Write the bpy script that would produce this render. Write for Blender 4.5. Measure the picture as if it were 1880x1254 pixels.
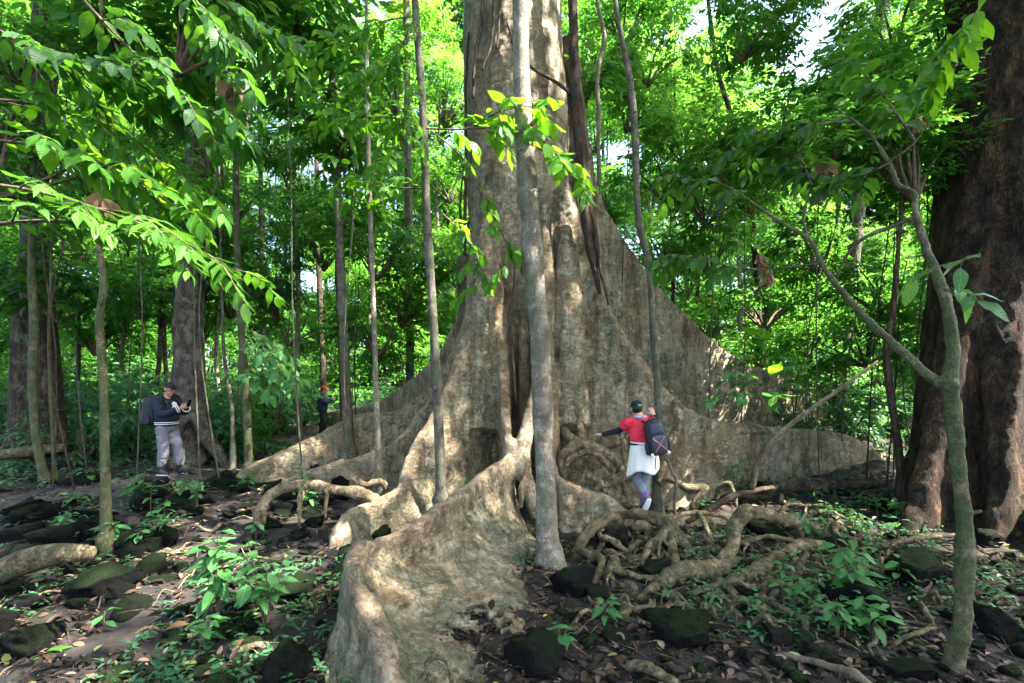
import bpy, math, random
import numpy as np
from mathutils import Vector, Matrix
for o in list(bpy.data.objects): bpy.data.objects.remove(o)
SC = bpy.context.scene
COL = SC.collection
R = math.radians
# ------------------------------------------------------------------ camera, sky, sun, exposure
F, HX, HY, CZ = 914.0, 940.0, 700.0, 1.75          # focal length in photo pixels, horizon row, eye height
cam_d = bpy.data.cameras.new('camera'); cam = bpy.data.objects.new('camera', cam_d); COL.objects.link(cam)
cam.location = (0, 0, CZ); cam.rotation_euler = (R(90), 0, 0)
cam_d.sensor_width = 36; cam_d.lens = 36*F/1880; cam_d.shift_y = (HY-627)/1880
cam_d.clip_start = 0.05; cam_d.clip_end = 1000
SC.camera = cam
SUN_DIR = Vector((0.56, -0.14, 0.82)).normalized()   # towards the sun
elev = math.asin(SUN_DIR.z); azim = math.atan2(SUN_DIR.x, SUN_DIR.y)
world = bpy.data.worlds.new('World'); SC.world = world; world.use_nodes = True
wn = world.node_tree.nodes; wl = world.node_tree.links
sky = wn.new('ShaderNodeTexSky'); sky.sky_type = 'NISHITA'; sky.sun_disc = False
sky.sun_elevation = elev; sky.sun_rotation = azim; sky.air_density = 1.0; sky.dust_density = 3.0; sky.ozone_density = 0.6
wl.new(sky.outputs[0], wn['Background'].inputs[0]); wn['Background'].inputs[1].default_value = 0.11
sd = bpy.data.lights.new('sun', 'SUN'); sun = bpy.data.objects.new('sun', sd); COL.objects.link(sun)
sd.energy = 5.0; sd.angle = R(0.6); sd.color = (1.0, 0.95, 0.86)
sun.rotation_euler = SUN_DIR.to_track_quat('Z', 'Y').to_euler(); sun.location = (6, -4, 30)
SC.view_settings.view_transform = 'Standard'; SC.view_settings.look = 'None'
SC.view_settings.exposure = 3.35; SC.view_settings.gamma = 1.0
SC.render.engine = 'CYCLES'
cy = SC.cycles
cy.max_bounces = 5; cy.diffuse_bounces = 3; cy.glossy_bounces = 1; cy.transmission_bounces = 3; cy.transparent_max_bounces = 4
cy.caustics_reflective = False; cy.caustics_refractive = False; cy.sample_clamp_indirect = 6.0
cy.use_denoising = True; cy.use_adaptive_sampling = True; cy.adaptive_threshold = .025

# ------------------------------------------------------------------ numeric helpers
rng = np.random.default_rng(11)
random.seed(4)
_T = np.random.default_rng(5).random(65536)
def vnoise(p, seed=0):
    p = np.asarray(p, float); i = np.floor(p).astype(np.int64); f = p-i; f = f*f*(3-2*f)
    def hsh(a, b, c):
        return _T[((a*73856093) ^ (b*19349663) ^ (c*83492791) ^ (seed*2654435761)) & 65535]
    out = 0
    for dx in (0, 1):
        for dy in (0, 1):
            for dz in (0, 1):
                w = (f[:, 0] if dx else 1-f[:, 0])*(f[:, 1] if dy else 1-f[:, 1])*(f[:, 2] if dz else 1-f[:, 2])
                out = out+w*hsh(i[:, 0]+dx, i[:, 1]+dy, i[:, 2]+dz)
    return out*2-1
def fbm(p, oct=4, seed=0, gain=.5):
    p = np.asarray(p, float); a = 1; s = 0
    for k in range(oct):
        s = s+a*vnoise(p*(2.03**k)+17.3*k, seed+k); a *= gain
    return s
def catmull(P, n):
    P = np.asarray(P, float); m = len(P)
    if m == 2: 
        t = np.linspace(0, 1, n)[:, None]; return P[0]*(1-t)+P[1]*t
    Q = np.vstack([2*P[0]-P[1], P, 2*P[-1]-P[-2]])
    u = np.linspace(0, m-1-1e-9, n); k = u.astype(int); t = (u-k)[:, None]
    p0, p1, p2, p3 = Q[k], Q[k+1], Q[k+2], Q[k+3]
    return .5*(2*p1+(p2-p0)*t+(2*p0-5*p1+4*p2-p3)*t*t+(3*p1-p0-3*p2+p3)*t**3)
def interp(vals, n):
    v = np.asarray(vals, float); x = np.linspace(0, len(v)-1, n)
    return np.interp(x, np.arange(len(v)), v)
def unit(v):
    return v/np.maximum(np.linalg.norm(v, axis=-1, keepdims=True), 1e-9)
def tube(P, r, n=None, seg=10, ref=None, ell=None):
    """closed tapered tube along control points; ell = ratio of the second radius"""
    P = np.asarray(P, float)
    if n is None: n = max(6, len(P)*5)
    C = catmull(P, n); rr = interp(r, n)
    e = interp(ell, n) if ell is not None else np.ones(n)
    T = unit(np.gradient(C, axis=0))
    N = np.zeros_like(C)
    v = np.array(ref if ref is not None else ([1, 0, 0] if abs(T[0, 0]) < .8 else [0, 1, 0]), float)
    for k in range(n):
        base = np.array(ref, float) if ref is not None else v
        v = base-T[k]*np.dot(base, T[k]); v = v/max(np.linalg.norm(v), 1e-9); N[k] = v
    B = np.cross(T, N)
    a = np.linspace(0, 2*np.pi, seg, endpoint=False)
    V = (C[:, None]+rr[:, None, None]*(np.cos(a)[None, :, None]*N[:, None]+(np.sin(a)[None, :, None]*e[:, None, None])*B[:, None])).reshape(-1, 3)
    i = np.arange(n-1)[:, None]*seg; j = np.arange(seg)[None, :]; j2 = (j+1) % seg
    Q = np.stack([i+j, i+j2, i+seg+j2, i+seg+j], -1).reshape(-1, 4)
    V = np.vstack([V, C[0]-T[0]*rr[0]*.4, C[-1]+T[-1]*rr[-1]*.4]); a0 = n*seg; j = np.arange(seg); j2 = (j+1) % seg
    c1 = np.stack([np.full(seg, a0), j2, j, j], -1); c2 = np.stack([np.full(seg, a0+1), (n-1)*seg+j, (n-1)*seg+j2, (n-1)*seg+j2], -1)
    return V, np.vstack([Q, c1, c2])          # triangles are stored as quads with a repeated last index
def merge(parts):
    Vs, Fs, o = [], [], 0
    for v, f in parts:
        Vs.append(v); Fs.append(np.asarray(f)+o); o += len(v)
    return np.vstack(Vs), np.vstack(Fs)
def mesh(name, V, Fq, mat=None, smooth=True, attr=None, fmat=None):
    V = np.asarray(V, np.float32); Fq = np.asarray(Fq)
    me = bpy.data.meshes.new(name)
    if Fq.shape[1] == 4:
        tri = Fq[:, 3] == Fq[:, 2]
        cnt = np.where(tri, 3, 4); keep = np.ones(Fq.shape, bool); keep[tri, 3] = False
        loops = Fq[keep]
    else:
        cnt = np.full(len(Fq), Fq.shape[1]); loops = Fq.reshape(-1)
    me.vertices.add(len(V)); me.vertices.foreach_set('co', V.reshape(-1))
    me.loops.add(len(loops)); me.loops.foreach_set('vertex_index', loops.astype(np.int32))
    me.polygons.add(len(cnt)); me.polygons.foreach_set('loop_start', np.concatenate([[0], np.cumsum(cnt)[:-1]]).astype(np.int32))
    if attr is not None:
        for k, v in attr.items():
            a = me.attributes.new(k, 'FLOAT', 'POINT'); a.data.foreach_set('value', np.asarray(v, np.float32))
    if mat is not None:
        for m in (mat if isinstance(mat, (list, tuple)) else [mat]): me.materials.append(m)
    me.update(calc_edges=True)
    if fmat is not None: me.polygons.foreach_set('material_index', np.asarray(fmat, np.int32))
    if smooth: me.polygons.foreach_set('use_smooth', np.ones(len(cnt), bool))
    return me
def link(name, me, parent=None, loc=None, rot=None, scale=None):
    o = bpy.data.objects.new(name, me); COL.objects.link(o)
    if parent is not None: o.parent = parent
    if loc is not None: o.location = loc
    if rot is not None: o.rotation_euler = rot
    if scale is not None: o.scale = scale
    return o
def tag(o, label=None, cat=None, group=None, kind=None):
    if label: o['label'] = label
    if cat: o['category'] = cat
    if group: o['group'] = group
    if kind: o['kind'] = kind
    return o
def empty(name, loc, label=None, cat=None, group=None, rz=0):
    o = link(name, None, None, loc, (0, 0, rz)); o.empty_display_size = .1
    return tag(o, label, cat, group)
def part(name, V, Fq, mat, root, **k):                 # V in world coordinates, root an unrotated Empty
    return link(name, mesh(name, np.asarray(V)-np.array(root.location), Fq, mat, **k), root)
def solo(name, V, Fq, mat, loc, label=None, cat=None, group=None, **k):
    return tag(link(name, mesh(name, np.asarray(V)-np.array(loc), Fq, mat, **k), None, loc), label, cat, group)
def remesh(V, Fq, voxel, smooth=2):
    """one continuous skin round overlapping closed solids"""
    me = mesh('tmp', V, Fq); o = bpy.data.objects.new('tmp', me); TS = bpy.data.scenes.new('tmp'); TS.collection.objects.link(o)
    m = o.modifiers.new('r', 'REMESH'); m.mode = 'VOXEL'; m.voxel_size = voxel
    if smooth:
        s = o.modifiers.new('s', 'SMOOTH'); s.factor = .5; s.iterations = smooth
    with bpy.context.temp_override(scene=TS, view_layer=TS.view_layers[0]):
        dg = bpy.context.evaluated_depsgraph_get(); me2 = bpy.data.meshes.new_from_object(o.evaluated_get(dg))
    nv = len(me2.vertices); W = np.empty(nv*3, np.float32); me2.vertices.foreach_get('co', W); W = W.reshape(-1, 3).astype(float)
    N = np.empty(nv*3, np.float32); me2.vertex_normals.foreach_get('vector', N); N = N.reshape(-1, 3).astype(float)
    L = np.empty(len(me2.loops), np.int32); me2.loops.foreach_get('vertex_index', L)
    Q = L.reshape(-1, 4)
    bpy.data.objects.remove(o); bpy.data.scenes.remove(TS); bpy.data.meshes.remove(me); bpy.data.meshes.remove(me2)
    return W, Q, N
def vnormals(V, Q):
    n = np.cross(V[Q[:, 2]]-V[Q[:, 0]], V[Q[:, 3]]-V[Q[:, 1]]); N = np.zeros_like(V)
    for k in range(4): np.add.at(N, Q[:, k], n)
    return unit(N)
def P3(px, py, D):                                     # photo pixel + distance -> world point
    return np.array([(px-HX)/F*D, D, CZ-(py-HY)/F*D])
# ------------------------------------------------------------------ terrain heights
HC = np.array([(-9, 7, .0), (-7, 7.2, 0), (-4.6, 7.6, -.04), (-5.8, 9, .04), (-4, 5.6, -.34), (-6.5, 5.4, -.25), (-2.5, 4, -.44), (-4, 3, -.46), (0, 3, -.46),
    (2, 3, -.46), (4, 3, -.43), (2, 5, -.44), (3.5, 5, -.40), (5, 6, -.36), (5, 8.5, -.16), (2.5, 7, -.36), (7, 8, -.22), (1, 6, -.42), (-1, 6, -.38), (-2.3, 6.3, -.3),
    (6, 12, .45), (8, 14, .9), (11, 20, 1.25), (4, 10, 0), (0, 9, -.1), (-3, 9, -.06), (-2, 7.3, -.25), (-8, 14, 0), (-6, 18, 0), (-15, 20, .1), (0, 16, .3),
    (0, 30, .6), (-20, 40, .5), (20, 40, 1.5), (-14, 9, .1), (13, 9, .2), (0, 0, -.45), (-6, 0, -.4), (6, 0, -.4), (0, 80, 1), (-60, 60, 1), (60, 60, 2), (-40, 10, .3), (40, 10, .8), (0, -20, -.3), (30, -20, 0), (-30, -20, 0)])
def hgt(x, y, detail=True):
    x = np.atleast_1d(np.asarray(x, float)); y = np.atleast_1d(np.asarray(y, float))
    d2 = (x[:, None]-HC[:, 0])**2+(y[:, None]-HC[:, 1])**2+.15
    w = d2**-1.6; z = (w*HC[:, 2]).sum(1)/w.sum(1)
    if detail:
        p = np.stack([x, y, 0*x], 1)
        z = z+.05*fbm(p*.9, 2, 3)+.028*fbm(p*3.1, 3, 9)
    return z
def h1(x, y): return float(hgt(x, y, False)[0])
def gp(px, py, dz=0.0):                               # where the ground is seen at that pixel
    z = -.3
    for _ in range(12):
        D = min((CZ-z-dz)*F/max(py-HY, 8), 60); z = .5*z+.5*h1((px-HX)/F*D, D)
    return D
# ------------------------------------------------------------------ materials
def nodes(name):
    m = bpy.data.materials.new(name); m.use_nodes = True
    nt = m.node_tree; b = nt.nodes['Principled BSDF']
    return m, nt, b
class NT:
    def __init__(s, nt): s.nt = nt
    def n(s, t, **k):
        x = s.nt.nodes.new(t)
        for a, v in k.items(): setattr(x, a, v)
        return x
    def l(s, a, b): s.nt.links.new(a, b)
    def coord(s, scale=(1, 1, 1), kind='Object'):
        c = s.n('ShaderNodeTexCoord'); m = s.n('ShaderNodeMapping'); m.inputs['Scale'].default_value = scale
        s.l(c.outputs[kind], m.inputs[0]); return m.outputs[0]
    def noise(s, vec, scale, detail=5, rough=.6, dist=0):
        x = s.n('ShaderNodeTexNoise'); x.inputs['Scale'].default_value = scale; x.inputs['Detail'].default_value = detail
        x.inputs['Roughness'].default_value = rough; x.inputs['Distortion'].default_value = dist; s.l(vec, x.inputs['Vector']); return x.outputs['Fac']
    def ramp(s, fac, stops, interp='LINEAR'):
        x = s.n('ShaderNodeValToRGB'); e = x.color_ramp.elements; x.color_ramp.interpolation = interp
        while len(e) < len(stops): e.new(.5)
        for q, (p, c) in zip(e, stops):
            q.position = p; q.color = (*c, 1) if len(c) == 3 else c
        s.l(fac, x.inputs[0]); return x.outputs[0]
    def mix(s, fac, a, b, mode='MIX'):
        x = s.n('ShaderNodeMix', data_type='RGBA', blend_type=mode)
        for sock, v in ((x.inputs[0], fac), (x.inputs[6], a), (x.inputs[7], b)):
            if hasattr(v, 'links'): s.l(v, sock)
            elif isinstance(v, (int, float)): sock.default_value = v
            else: sock.default_value = (*v, 1)
        return x.outputs[2]
    def math(s, op, a, b=0):
        x = s.n('ShaderNodeMath', operation=op)
        for sock, v in ((x.inputs[0], a), (x.inputs[1], b)):
            if hasattr(v, 'links'): s.l(v, sock)
            else: sock.default_value = v
        return x.outputs[0]
    def bump(s, h, strength, dist, b):
        x = s.n('ShaderNodeBump'); x.inputs['Strength'].default_value = strength; x.inputs['Distance'].default_value = dist
        s.l(h, x.inputs['Height']); s.l(x.outputs[0], b.inputs['Normal'])
BW = [(0, (0, 0, 0)), (1, (1, 1, 1))]
def bark(name, dark, mid, light, lichen=None, lich_amt=.5, scale=4.0, stretch=.35, bump=.6, rough=.85, bands=False, moss=None):
    m, nt, b = nodes(name); g = NT(nt)
    v = g.coord((1, 1, stretch)); v1 = g.coord()
    n1 = g.noise(v, scale, 6, .62); n2 = g.noise(v, scale*5, 5, .7, .4); n3 = g.noise(v1, scale*.32, 3, .55)
    c = g.ramp(n1, [(.36, dark), (.5, mid), (.64, light)])
    c = g.mix(g.math('MULTIPLY', g.ramp(n2, [(.45, (0, 0, 0)), (.62, (1, 1, 1))]), .5), c, tuple(x*.55 for x in mid))
    if lichen:
        n4 = g.noise(v1, scale*.9, 5, .65, .3)
        f = g.ramp(n4, [(.52-.12*lich_amt, (0, 0, 0)), (.62-.06*lich_amt, (1, 1, 1))])
        c = g.mix(g.math('MULTIPLY', f, .8), c, lichen)
    if moss:
        f = g.ramp(n3, [(.48, (0, 0, 0)), (.6, (1, 1, 1))]); c = g.mix(g.math('MULTIPLY', f, .7), c, moss)
    if bands:
        vb = g.coord((.15, .15, 1)); nb = g.noise(vb, 9, 3, .6)
        c = g.mix(g.math('MULTIPLY', g.ramp(nb, [(.55, (0, 0, 0)), (.63, (1, 1, 1))]), .55), c, tuple(x*.45 for x in mid))
    cn = g.noise(v, scale*1.6, 5, .65, 1.6); crack = g.ramp(cn, [(.465, (0, 0, 0)), (.495, (1, 1, 1)), (.505, (1, 1, 1)), (.535, (0, 0, 0))])
    sp = g.noise(v1, scale*9, 4, .7); c = g.mix(.75, c, g.ramp(sp, [(.38, (.35, .33, .31)), (.47, (.95, .95, .95)), (.60, (1, 1, 1))]), 'MULTIPLY')
    c = g.mix(g.math('MULTIPLY', crack, .55*min(1, bump+.2)), c, tuple(x*.4 for x in dark))
    g.l(c, b.inputs['Base Color']); b.inputs['Roughness'].default_value = rough; b.inputs['Specular IOR Level'].default_value = .25
    g.bump(g.math('SUBTRACT', g.mix(.5, n1, n2), g.math('MULTIPLY', crack, .25)), min(1, bump*1.3), .07, b)
    return m
def leafmat(name, dark, mid, light, trans=(.20, .42, .03), tmix=.42, rough=.42, veins=False, inst=.25):
    m, nt, b = nodes(name); g = NT(nt)
    a = g.n('ShaderNodeAttribute', attribute_name='rnd'); oi = g.n('ShaderNodeObjectInfo')
    f = g.math('ADD', g.math('MULTIPLY', a.outputs['Fac'], 1-inst), g.math('MULTIPLY', oi.outputs['Random'], inst))
    c = g.ramp(f, [(.05, dark), (.5, mid), (.93, light), (1.0, tuple(x*1.25 for x in light))])
    tr = g.ramp(f, [(.05, tuple(x*.6 for x in trans)), (.6, trans), (1.0, (trans[0]*1.6, trans[1]*1.25, trans[2]*1.2))])
    g.l(c, b.inputs['Base Color']); b.inputs['Roughness'].default_value = rough; b.inputs['Specular IOR Level'].default_value = .3
    t = g.n('ShaderNodeBsdfTranslucent'); g.l(tr, t.inputs[0])
    mx = g.n('ShaderNodeMixShader'); mx.inputs[0].default_value = tmix
    g.l(b.outputs[0], mx.inputs[1]); g.l(t.outputs[0], mx.inputs[2])
    if veins:
        vv = g.coord((1, 1, 1), 'Object'); sx = g.n('ShaderNodeSeparateXYZ'); g.l(vv, sx.inputs[0]); ay = g.math('ABSOLUTE', sx.outputs['Y'])
        w = g.math('SINE', g.math('MULTIPLY', g.math('SUBTRACT', sx.outputs['X'], g.math('MULTIPLY', ay, .9)), 62)); w = g.math('POWER', g.math('ADD', g.math('MULTIPLY', w, .5), .5), 4)
        rib = g.math('LESS_THAN', ay, .012); g.bump(g.math('ADD', g.math('MULTIPLY', w, -.5), g.math('MULTIPLY', rib, -1)), .6, .02, b)
        c2 = g.mix(g.math('MULTIPLY', rib, .5), c, tuple(min(1, x*1.8) for x in light)); g.l(c2, b.inputs['Base Color'])
    g.l(mx.outputs[0], nt.nodes['Material Output'].inputs[0])
    return m
def plain(name, col, rough=.8, var=.25, scale=30, bump=.2, spec=.3):
    m, nt, b = nodes(name); g = NT(nt); v = g.coord()
    n = g.noise(v, scale, 4); n2 = g.noise(v, scale*.2, 3)
    lo = tuple(x*(1-var) for x in col); hi = tuple(min(1, x*(1+var)) for x in col)
    g.l(g.ramp(g.mix(.5, n, n2), [(.3, lo), (.7, hi)]), b.inputs['Base Color']); b.inputs['Roughness'].default_value = rough; b.inputs['Specular IOR Level'].default_value = spec
    g.bump(n, bump, .01, b); return m

def giant_bark():
    m, nt, b = nodes('buttress_bark'); g = NT(nt); v = g.coord(); vs = g.coord((1, 1, .5)); vh = g.coord((.6, .6, 1.6))
    n1 = g.noise(vs, 1.7, 8, .68, .5); n2 = g.noise(vs, 9, 7, .75, .8); n3 = g.noise(v, .8, 5, .6, .3); n4 = g.noise(v, 3.0, 7, .72, .8); n5 = g.noise(v, 24, 6, .78, .5); n6 = g.noise(vh, 5, 6, .7, 1.2)
    c = g.ramp(n1, [(.36, (.17, .125, .07)), (.45, (.33, .255, .155)), (.53, (.47, .385, .25)), (.64, (.62, .53, .38))])
    rust = g.ramp(n3, [(.44, (0, 0, 0)), (.58, (1, 1, 1))])
    c = g.mix(g.math('MULTIPLY', rust, .28), c, (.33, .21, .10))
    lich = g.math('MULTIPLY', g.ramp(n4, [(.49, (0, 0, 0)), (.53, (1, 1, 1))]), g.ramp(n3, [(.40, (1, 1, 1)), (.60, (.1, .1, .1))]))
    c = g.mix(g.math('MULTIPLY', lich, .75), c, g.ramp(n5, [(.35, (.095, .12, .068)), (.65, (.22, .265, .18))]))
    pale = g.math('MULTIPLY', g.ramp(n2, [(.53, (0, 0, 0)), (.58, (1, 1, 1))]), g.ramp(n6, [(.42, (0, 0, 0)), (.55, (1, 1, 1))]))
    c = g.mix(g.math('MULTIPLY', pale, .65), c, (.66, .57, .43))
    dk = g.ramp(n2, [(.36, (1, 1, 1)), (.44, (0, 0, 0))])
    c = g.mix(g.math('MULTIPLY', dk, .7), c, (.075, .052, .03))
    c = g.mix(.6, c, g.ramp(n5, [(.36, (.4, .37, .34)), (.5, (.94, .94, .94)), (.62, (1, 1, 1))]), 'MULTIPLY')
    st = g.noise(g.coord((1, 1, .16)), 7, 5, .65, .4); c = g.mix(.7, c, g.ramp(st, [(.38, (.5, .47, .43)), (.5, (.92, .92, .9)), (.62, (1.12, 1.1, 1.08))]), 'MULTIPLY')
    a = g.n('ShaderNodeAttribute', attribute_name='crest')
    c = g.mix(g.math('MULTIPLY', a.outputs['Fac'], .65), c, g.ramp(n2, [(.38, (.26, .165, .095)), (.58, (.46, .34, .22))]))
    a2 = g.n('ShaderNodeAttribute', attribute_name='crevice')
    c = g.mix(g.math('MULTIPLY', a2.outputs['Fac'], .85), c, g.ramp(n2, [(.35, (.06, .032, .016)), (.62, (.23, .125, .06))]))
    cn = g.noise(vh, 4.5, 6, .68, 1.8); crack = g.ramp(cn, [(.475, (0, 0, 0)), (.497, (1, 1, 1)), (.503, (1, 1, 1)), (.525, (0, 0, 0))]); c = g.mix(g.math('MULTIPLY', crack, .32), c, (.06, .04, .022))
    a3 = g.n('ShaderNodeAttribute', attribute_name='lichen')
    c = g.mix(g.math('MULTIPLY', a3.outputs['Fac'], g.math('MULTIPLY', g.ramp(n4, [(.40, (0, 0, 0)), (.56, (1, 1, 1))]), .7)), c, g.ramp(n2, [(.36, (.05, .05, .025)), (.5, (.12, .13, .075)), (.62, (.22, .22, .14))]))
    g.l(c, b.inputs['Base Color']); b.inputs['Roughness'].default_value = .75; b.inputs['Specular IOR Level'].default_value = .3
    hsum = g.math('ADD', g.math('MULTIPLY', n2, 1.0), g.math('ADD', g.math('MULTIPLY', n5, .3), g.math('ADD', g.math('MULTIPLY', n6, .9), g.math('SUBTRACT', g.math('MULTIPLY', lich, .12), g.math('MULTIPLY', crack, .3)))))
    g.bump(hsum, 1.0, .09, b)
    return m
M = {}
M['giant'] = giant_bark()
M['root'] = bark('root_bark', (.06, .042, .02), (.21, .155, .085), (.40, .31, .19), (.10, .11, .055), .65, 8, .8, .9)
M['rootpale'] = bark('pale_root_bark', (.11, .07, .035), (.32, .225, .13), (.55, .42, .28), (.13, .14, .075), .25, 8, .6, .8)
M['palebark'] = bark('pale_smooth_bark', (.11, .085, .062), (.23, .185, .145), (.40, .345, .28), (.10, .115, .065), .5, 7, .7, .35, .75, True)
M['greybark'] = bark('grey_bark', (.055, .045, .034), (.12, .10, .078), (.24, .20, .155), (.09, .115, .06), .6, 8, .6, .45, .8, True)
M['greenbark'] = bark('mossy_green_bark', (.05, .045, .022), (.11, .10, .05), (.27, .20, .13), (.07, .10, .035), .6, 9, .7, .5, .75, True, (.055, .085, .03))
M['brownbark'] = bark('dark_brown_bark', (.018, .012, .009), (.05, .032, .022), (.11, .072, .05), (.10, .11, .06), .25, 5, .3, 1.0, .9)
M['redbark'] = bark('reddish_bark', (.05, .034, .026), (.10, .074, .058), (.175, .138, .11), (.17, .18, .14), .35, 5, .5, .6, .85)
M['hugebark'] = bark('flaky_dark_bark', (.007, .0045, .003), (.04, .022, .012), (.13, .072, .036), (.055, .045, .025), .1, 5.0, .42, 1.0, .9)
M['vine'] = bark('dark_vine_bark', (.03, .02, .013), (.075, .045, .028), (.15, .09, .055), (.09, .08, .06), .3, 8, .3, .8, .85)
M['twig'] = bark('twig_bark', (.06, .045, .03), (.13, .10, .065), (.22, .17, .11), None, 0, 12, .5, .3)
M['leaf'] = leafmat('forest_leaf', (.016, .062, .012), (.036, .13, .020), (.08, .22, .03), (.13, .37, .035), .46)
M['leafbright'] = leafmat('bright_leaf', (.020, .085, .012), (.043, .155, .022), (.095, .25, .04), (.165, .42, .04), .48)
M['leafdark'] = leafmat('dark_glossy_leaf', (.010, .042, .008), (.020, .075, .012), (.042, .125, .018), (.09, .27, .015), .38, .45)
M['leafunder'] = leafmat('undergrowth_leaf', (.022, .075, .036), (.045, .135, .06), (.085, .21, .09), (.13, .32, .07), .38, .38)
M['leafbig'] = leafmat('broad_leaf', (.018, .08, .007), (.036, .14, .010), (.08, .23, .016), (.20, .48, .015), .45, .42, inst=.6, veins=True)
M['leafplant'] = leafmat('seedling_leaf', (.03, .11, .035), (.055, .18, .05), (.10, .26, .07), (.16, .38, .05), .35, .35, inst=.6, veins=True)
M['leafdry'] = leafmat('dry_leaf', (.07, .035, .015), (.15, .085, .04), (.28, .18, .10), (.25, .13, .04), .25, .6, inst=.5)
def litter_mat():
    m, nt, b = nodes('leaf_litter'); g = NT(nt); a = g.n('ShaderNodeAttribute', attribute_name='rnd')
    c = g.ramp(a.outputs['Fac'], [(0, (.010, .006, .004)), (.45, (.026, .015, .010)), (.72, (.056, .032, .020)), (.9, (.11, .068, .044)), (.97, (.21, .145, .10)), (.985, (.15, .19, .05)), (1, (.36, .26, .04))])
    g.l(c, b.inputs['Base Color']); b.inputs['Roughness'].default_value = .6; b.inputs['Specular IOR Level'].default_value = .3; return m
M['litter'] = litter_mat()
def ground_mat():
    m, nt, b = nodes('forest_soil'); g = NT(nt); v = g.coord()
    n1 = g.noise(v, 1.1, 6, .65); n2 = g.noise(v, 9, 6, .7); n3 = g.noise(v, 45, 5, .7)
    c = g.ramp(n2, [(.36, (.004, .0025, .002)), (.5, (.010, .0062, .0046)), (.64, (.024, .015, .0105))])
    a = g.n('ShaderNodeAttribute', attribute_name='path')
    c = g.mix(a.outputs['Fac'], c, g.ramp(n2, [(.36, (.036, .027, .024)), (.64, (.075, .058, .052))]))
    c = g.mix(g.math('MULTIPLY', g.ramp(n1, [(.55, (0, 0, 0)), (.66, (1, 1, 1))]), .5), c, (.028, .045, .014))
    g.l(c, b.inputs['Base Color']); b.inputs['Roughness'].default_value = .92
    g.bump(g.mix(.5, n2, n3), .9, .04, b); return m
M['soil'] = ground_mat()
def rock_mat():
    m, nt, b = nodes('lava_rock'); g = NT(nt); v = g.coord(); geo = g.n('ShaderNodeNewGeometry')
    n1 = g.noise(v, 3, 6, .65); n2 = g.noise(v, 22, 6, .72)
    vo = g.n('ShaderNodeTexVoronoi'); vo.inputs['Scale'].default_value = 26; g.l(v, vo.inputs['Vector'])
    c = g.ramp(n2, [(.36, (.002, .002, .0022)), (.52, (.007, .0066, .0072)), (.66, (.022, .021, .022))])
    sx = g.n('ShaderNodeSeparateXYZ'); g.l(geo.outputs['Normal'], sx.inputs[0]); oi = g.n('ShaderNodeObjectInfo')
    mo = g.math('ADD', g.math('MULTIPLY', sx.outputs['Z'], .35), g.math('ADD', g.math('MULTIPLY', n1, .9), g.math('MULTIPLY', oi.outputs['Random'], .25)))
    mo = g.ramp(mo, [(.74, (0, 0, 0)), (.92, (1, 1, 1))])
    c = g.mix(g.math('MULTIPLY', mo, .85), c, g.ramp(n2, [(.36, (.005, .012, .003)), (.64, (.022, .042, .009))]))
    g.l(c, b.inputs['Base Color']); b.inputs['Roughness'].default_value = .95; b.inputs['Specular IOR Level'].default_value = .12
    g.bump(g.math('ADD', n2, g.math('MULTIPLY', vo.outputs['Distance'], .8)), 1.0, .07, b); return m
M['rock'] = rock_mat()
#==SECTION ground
# ------------------------------------------------------------------ ground
def axis(segs):
    out = []
    for a, b_, s in segs: out += list(np.arange(a, b_, s))
    return np.array(out+[segs[-1][1]])
gx = axis([(-90, -30, 6), (-30, -14, 1.2), (-14, -8, .3), (-8, 8, .07), (8, 14, .3), (14, 30, 1.2), (30, 90, 6)])
gy = axis([(-40, -2, 2), (-2, 2, .4), (2, 11, .07), (11, 16, .22), (16, 30, .9), (30, 120, 6)])
X, Y = np.meshgrid(gx, gy); Z = hgt(X.ravel(), Y.ravel())
PATH = np.array([(-14, 6.2), (-9.5, 6.6), (-7.3, 7.3), (-6.3, 8.5), (-5.6, 9.2), (-5.0, 10.2), (-5.4, 13), (-6.5, 17), (-7.5, 22)])
pc = catmull(PATH, 120)
dmin = np.full(X.size, 99.)
for q in pc: dmin = np.minimum(dmin, np.hypot(X.ravel()-q[0], Y.ravel()-q[1]))
pthw = np.clip((.75+.2*vnoise(np.stack([X.ravel()*1.7, Y.ravel()*1.7, 0*X.ravel()], 1), 8)-dmin)/.3, 0, 1)
Vg = np.stack([X.ravel(), Y.ravel(), Z], 1)
nx, ny = len(gx), len(gy); i = (np.arange(ny-1)[:, None]*nx+np.arange(nx-1)[None, :]).ravel()
ground = link('ground', mesh('ground', Vg, np.stack([i, i+1, i+nx+1, i+nx], 1), M['soil'], attr={'path': pthw}))
tag(ground, 'dark forest soil with a trodden path winding past the giant tree', kind='structure')
def pathdist(x, y): return float(np.min(np.hypot(pc[:, 0]-x, pc[:, 1]-y)))
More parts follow.
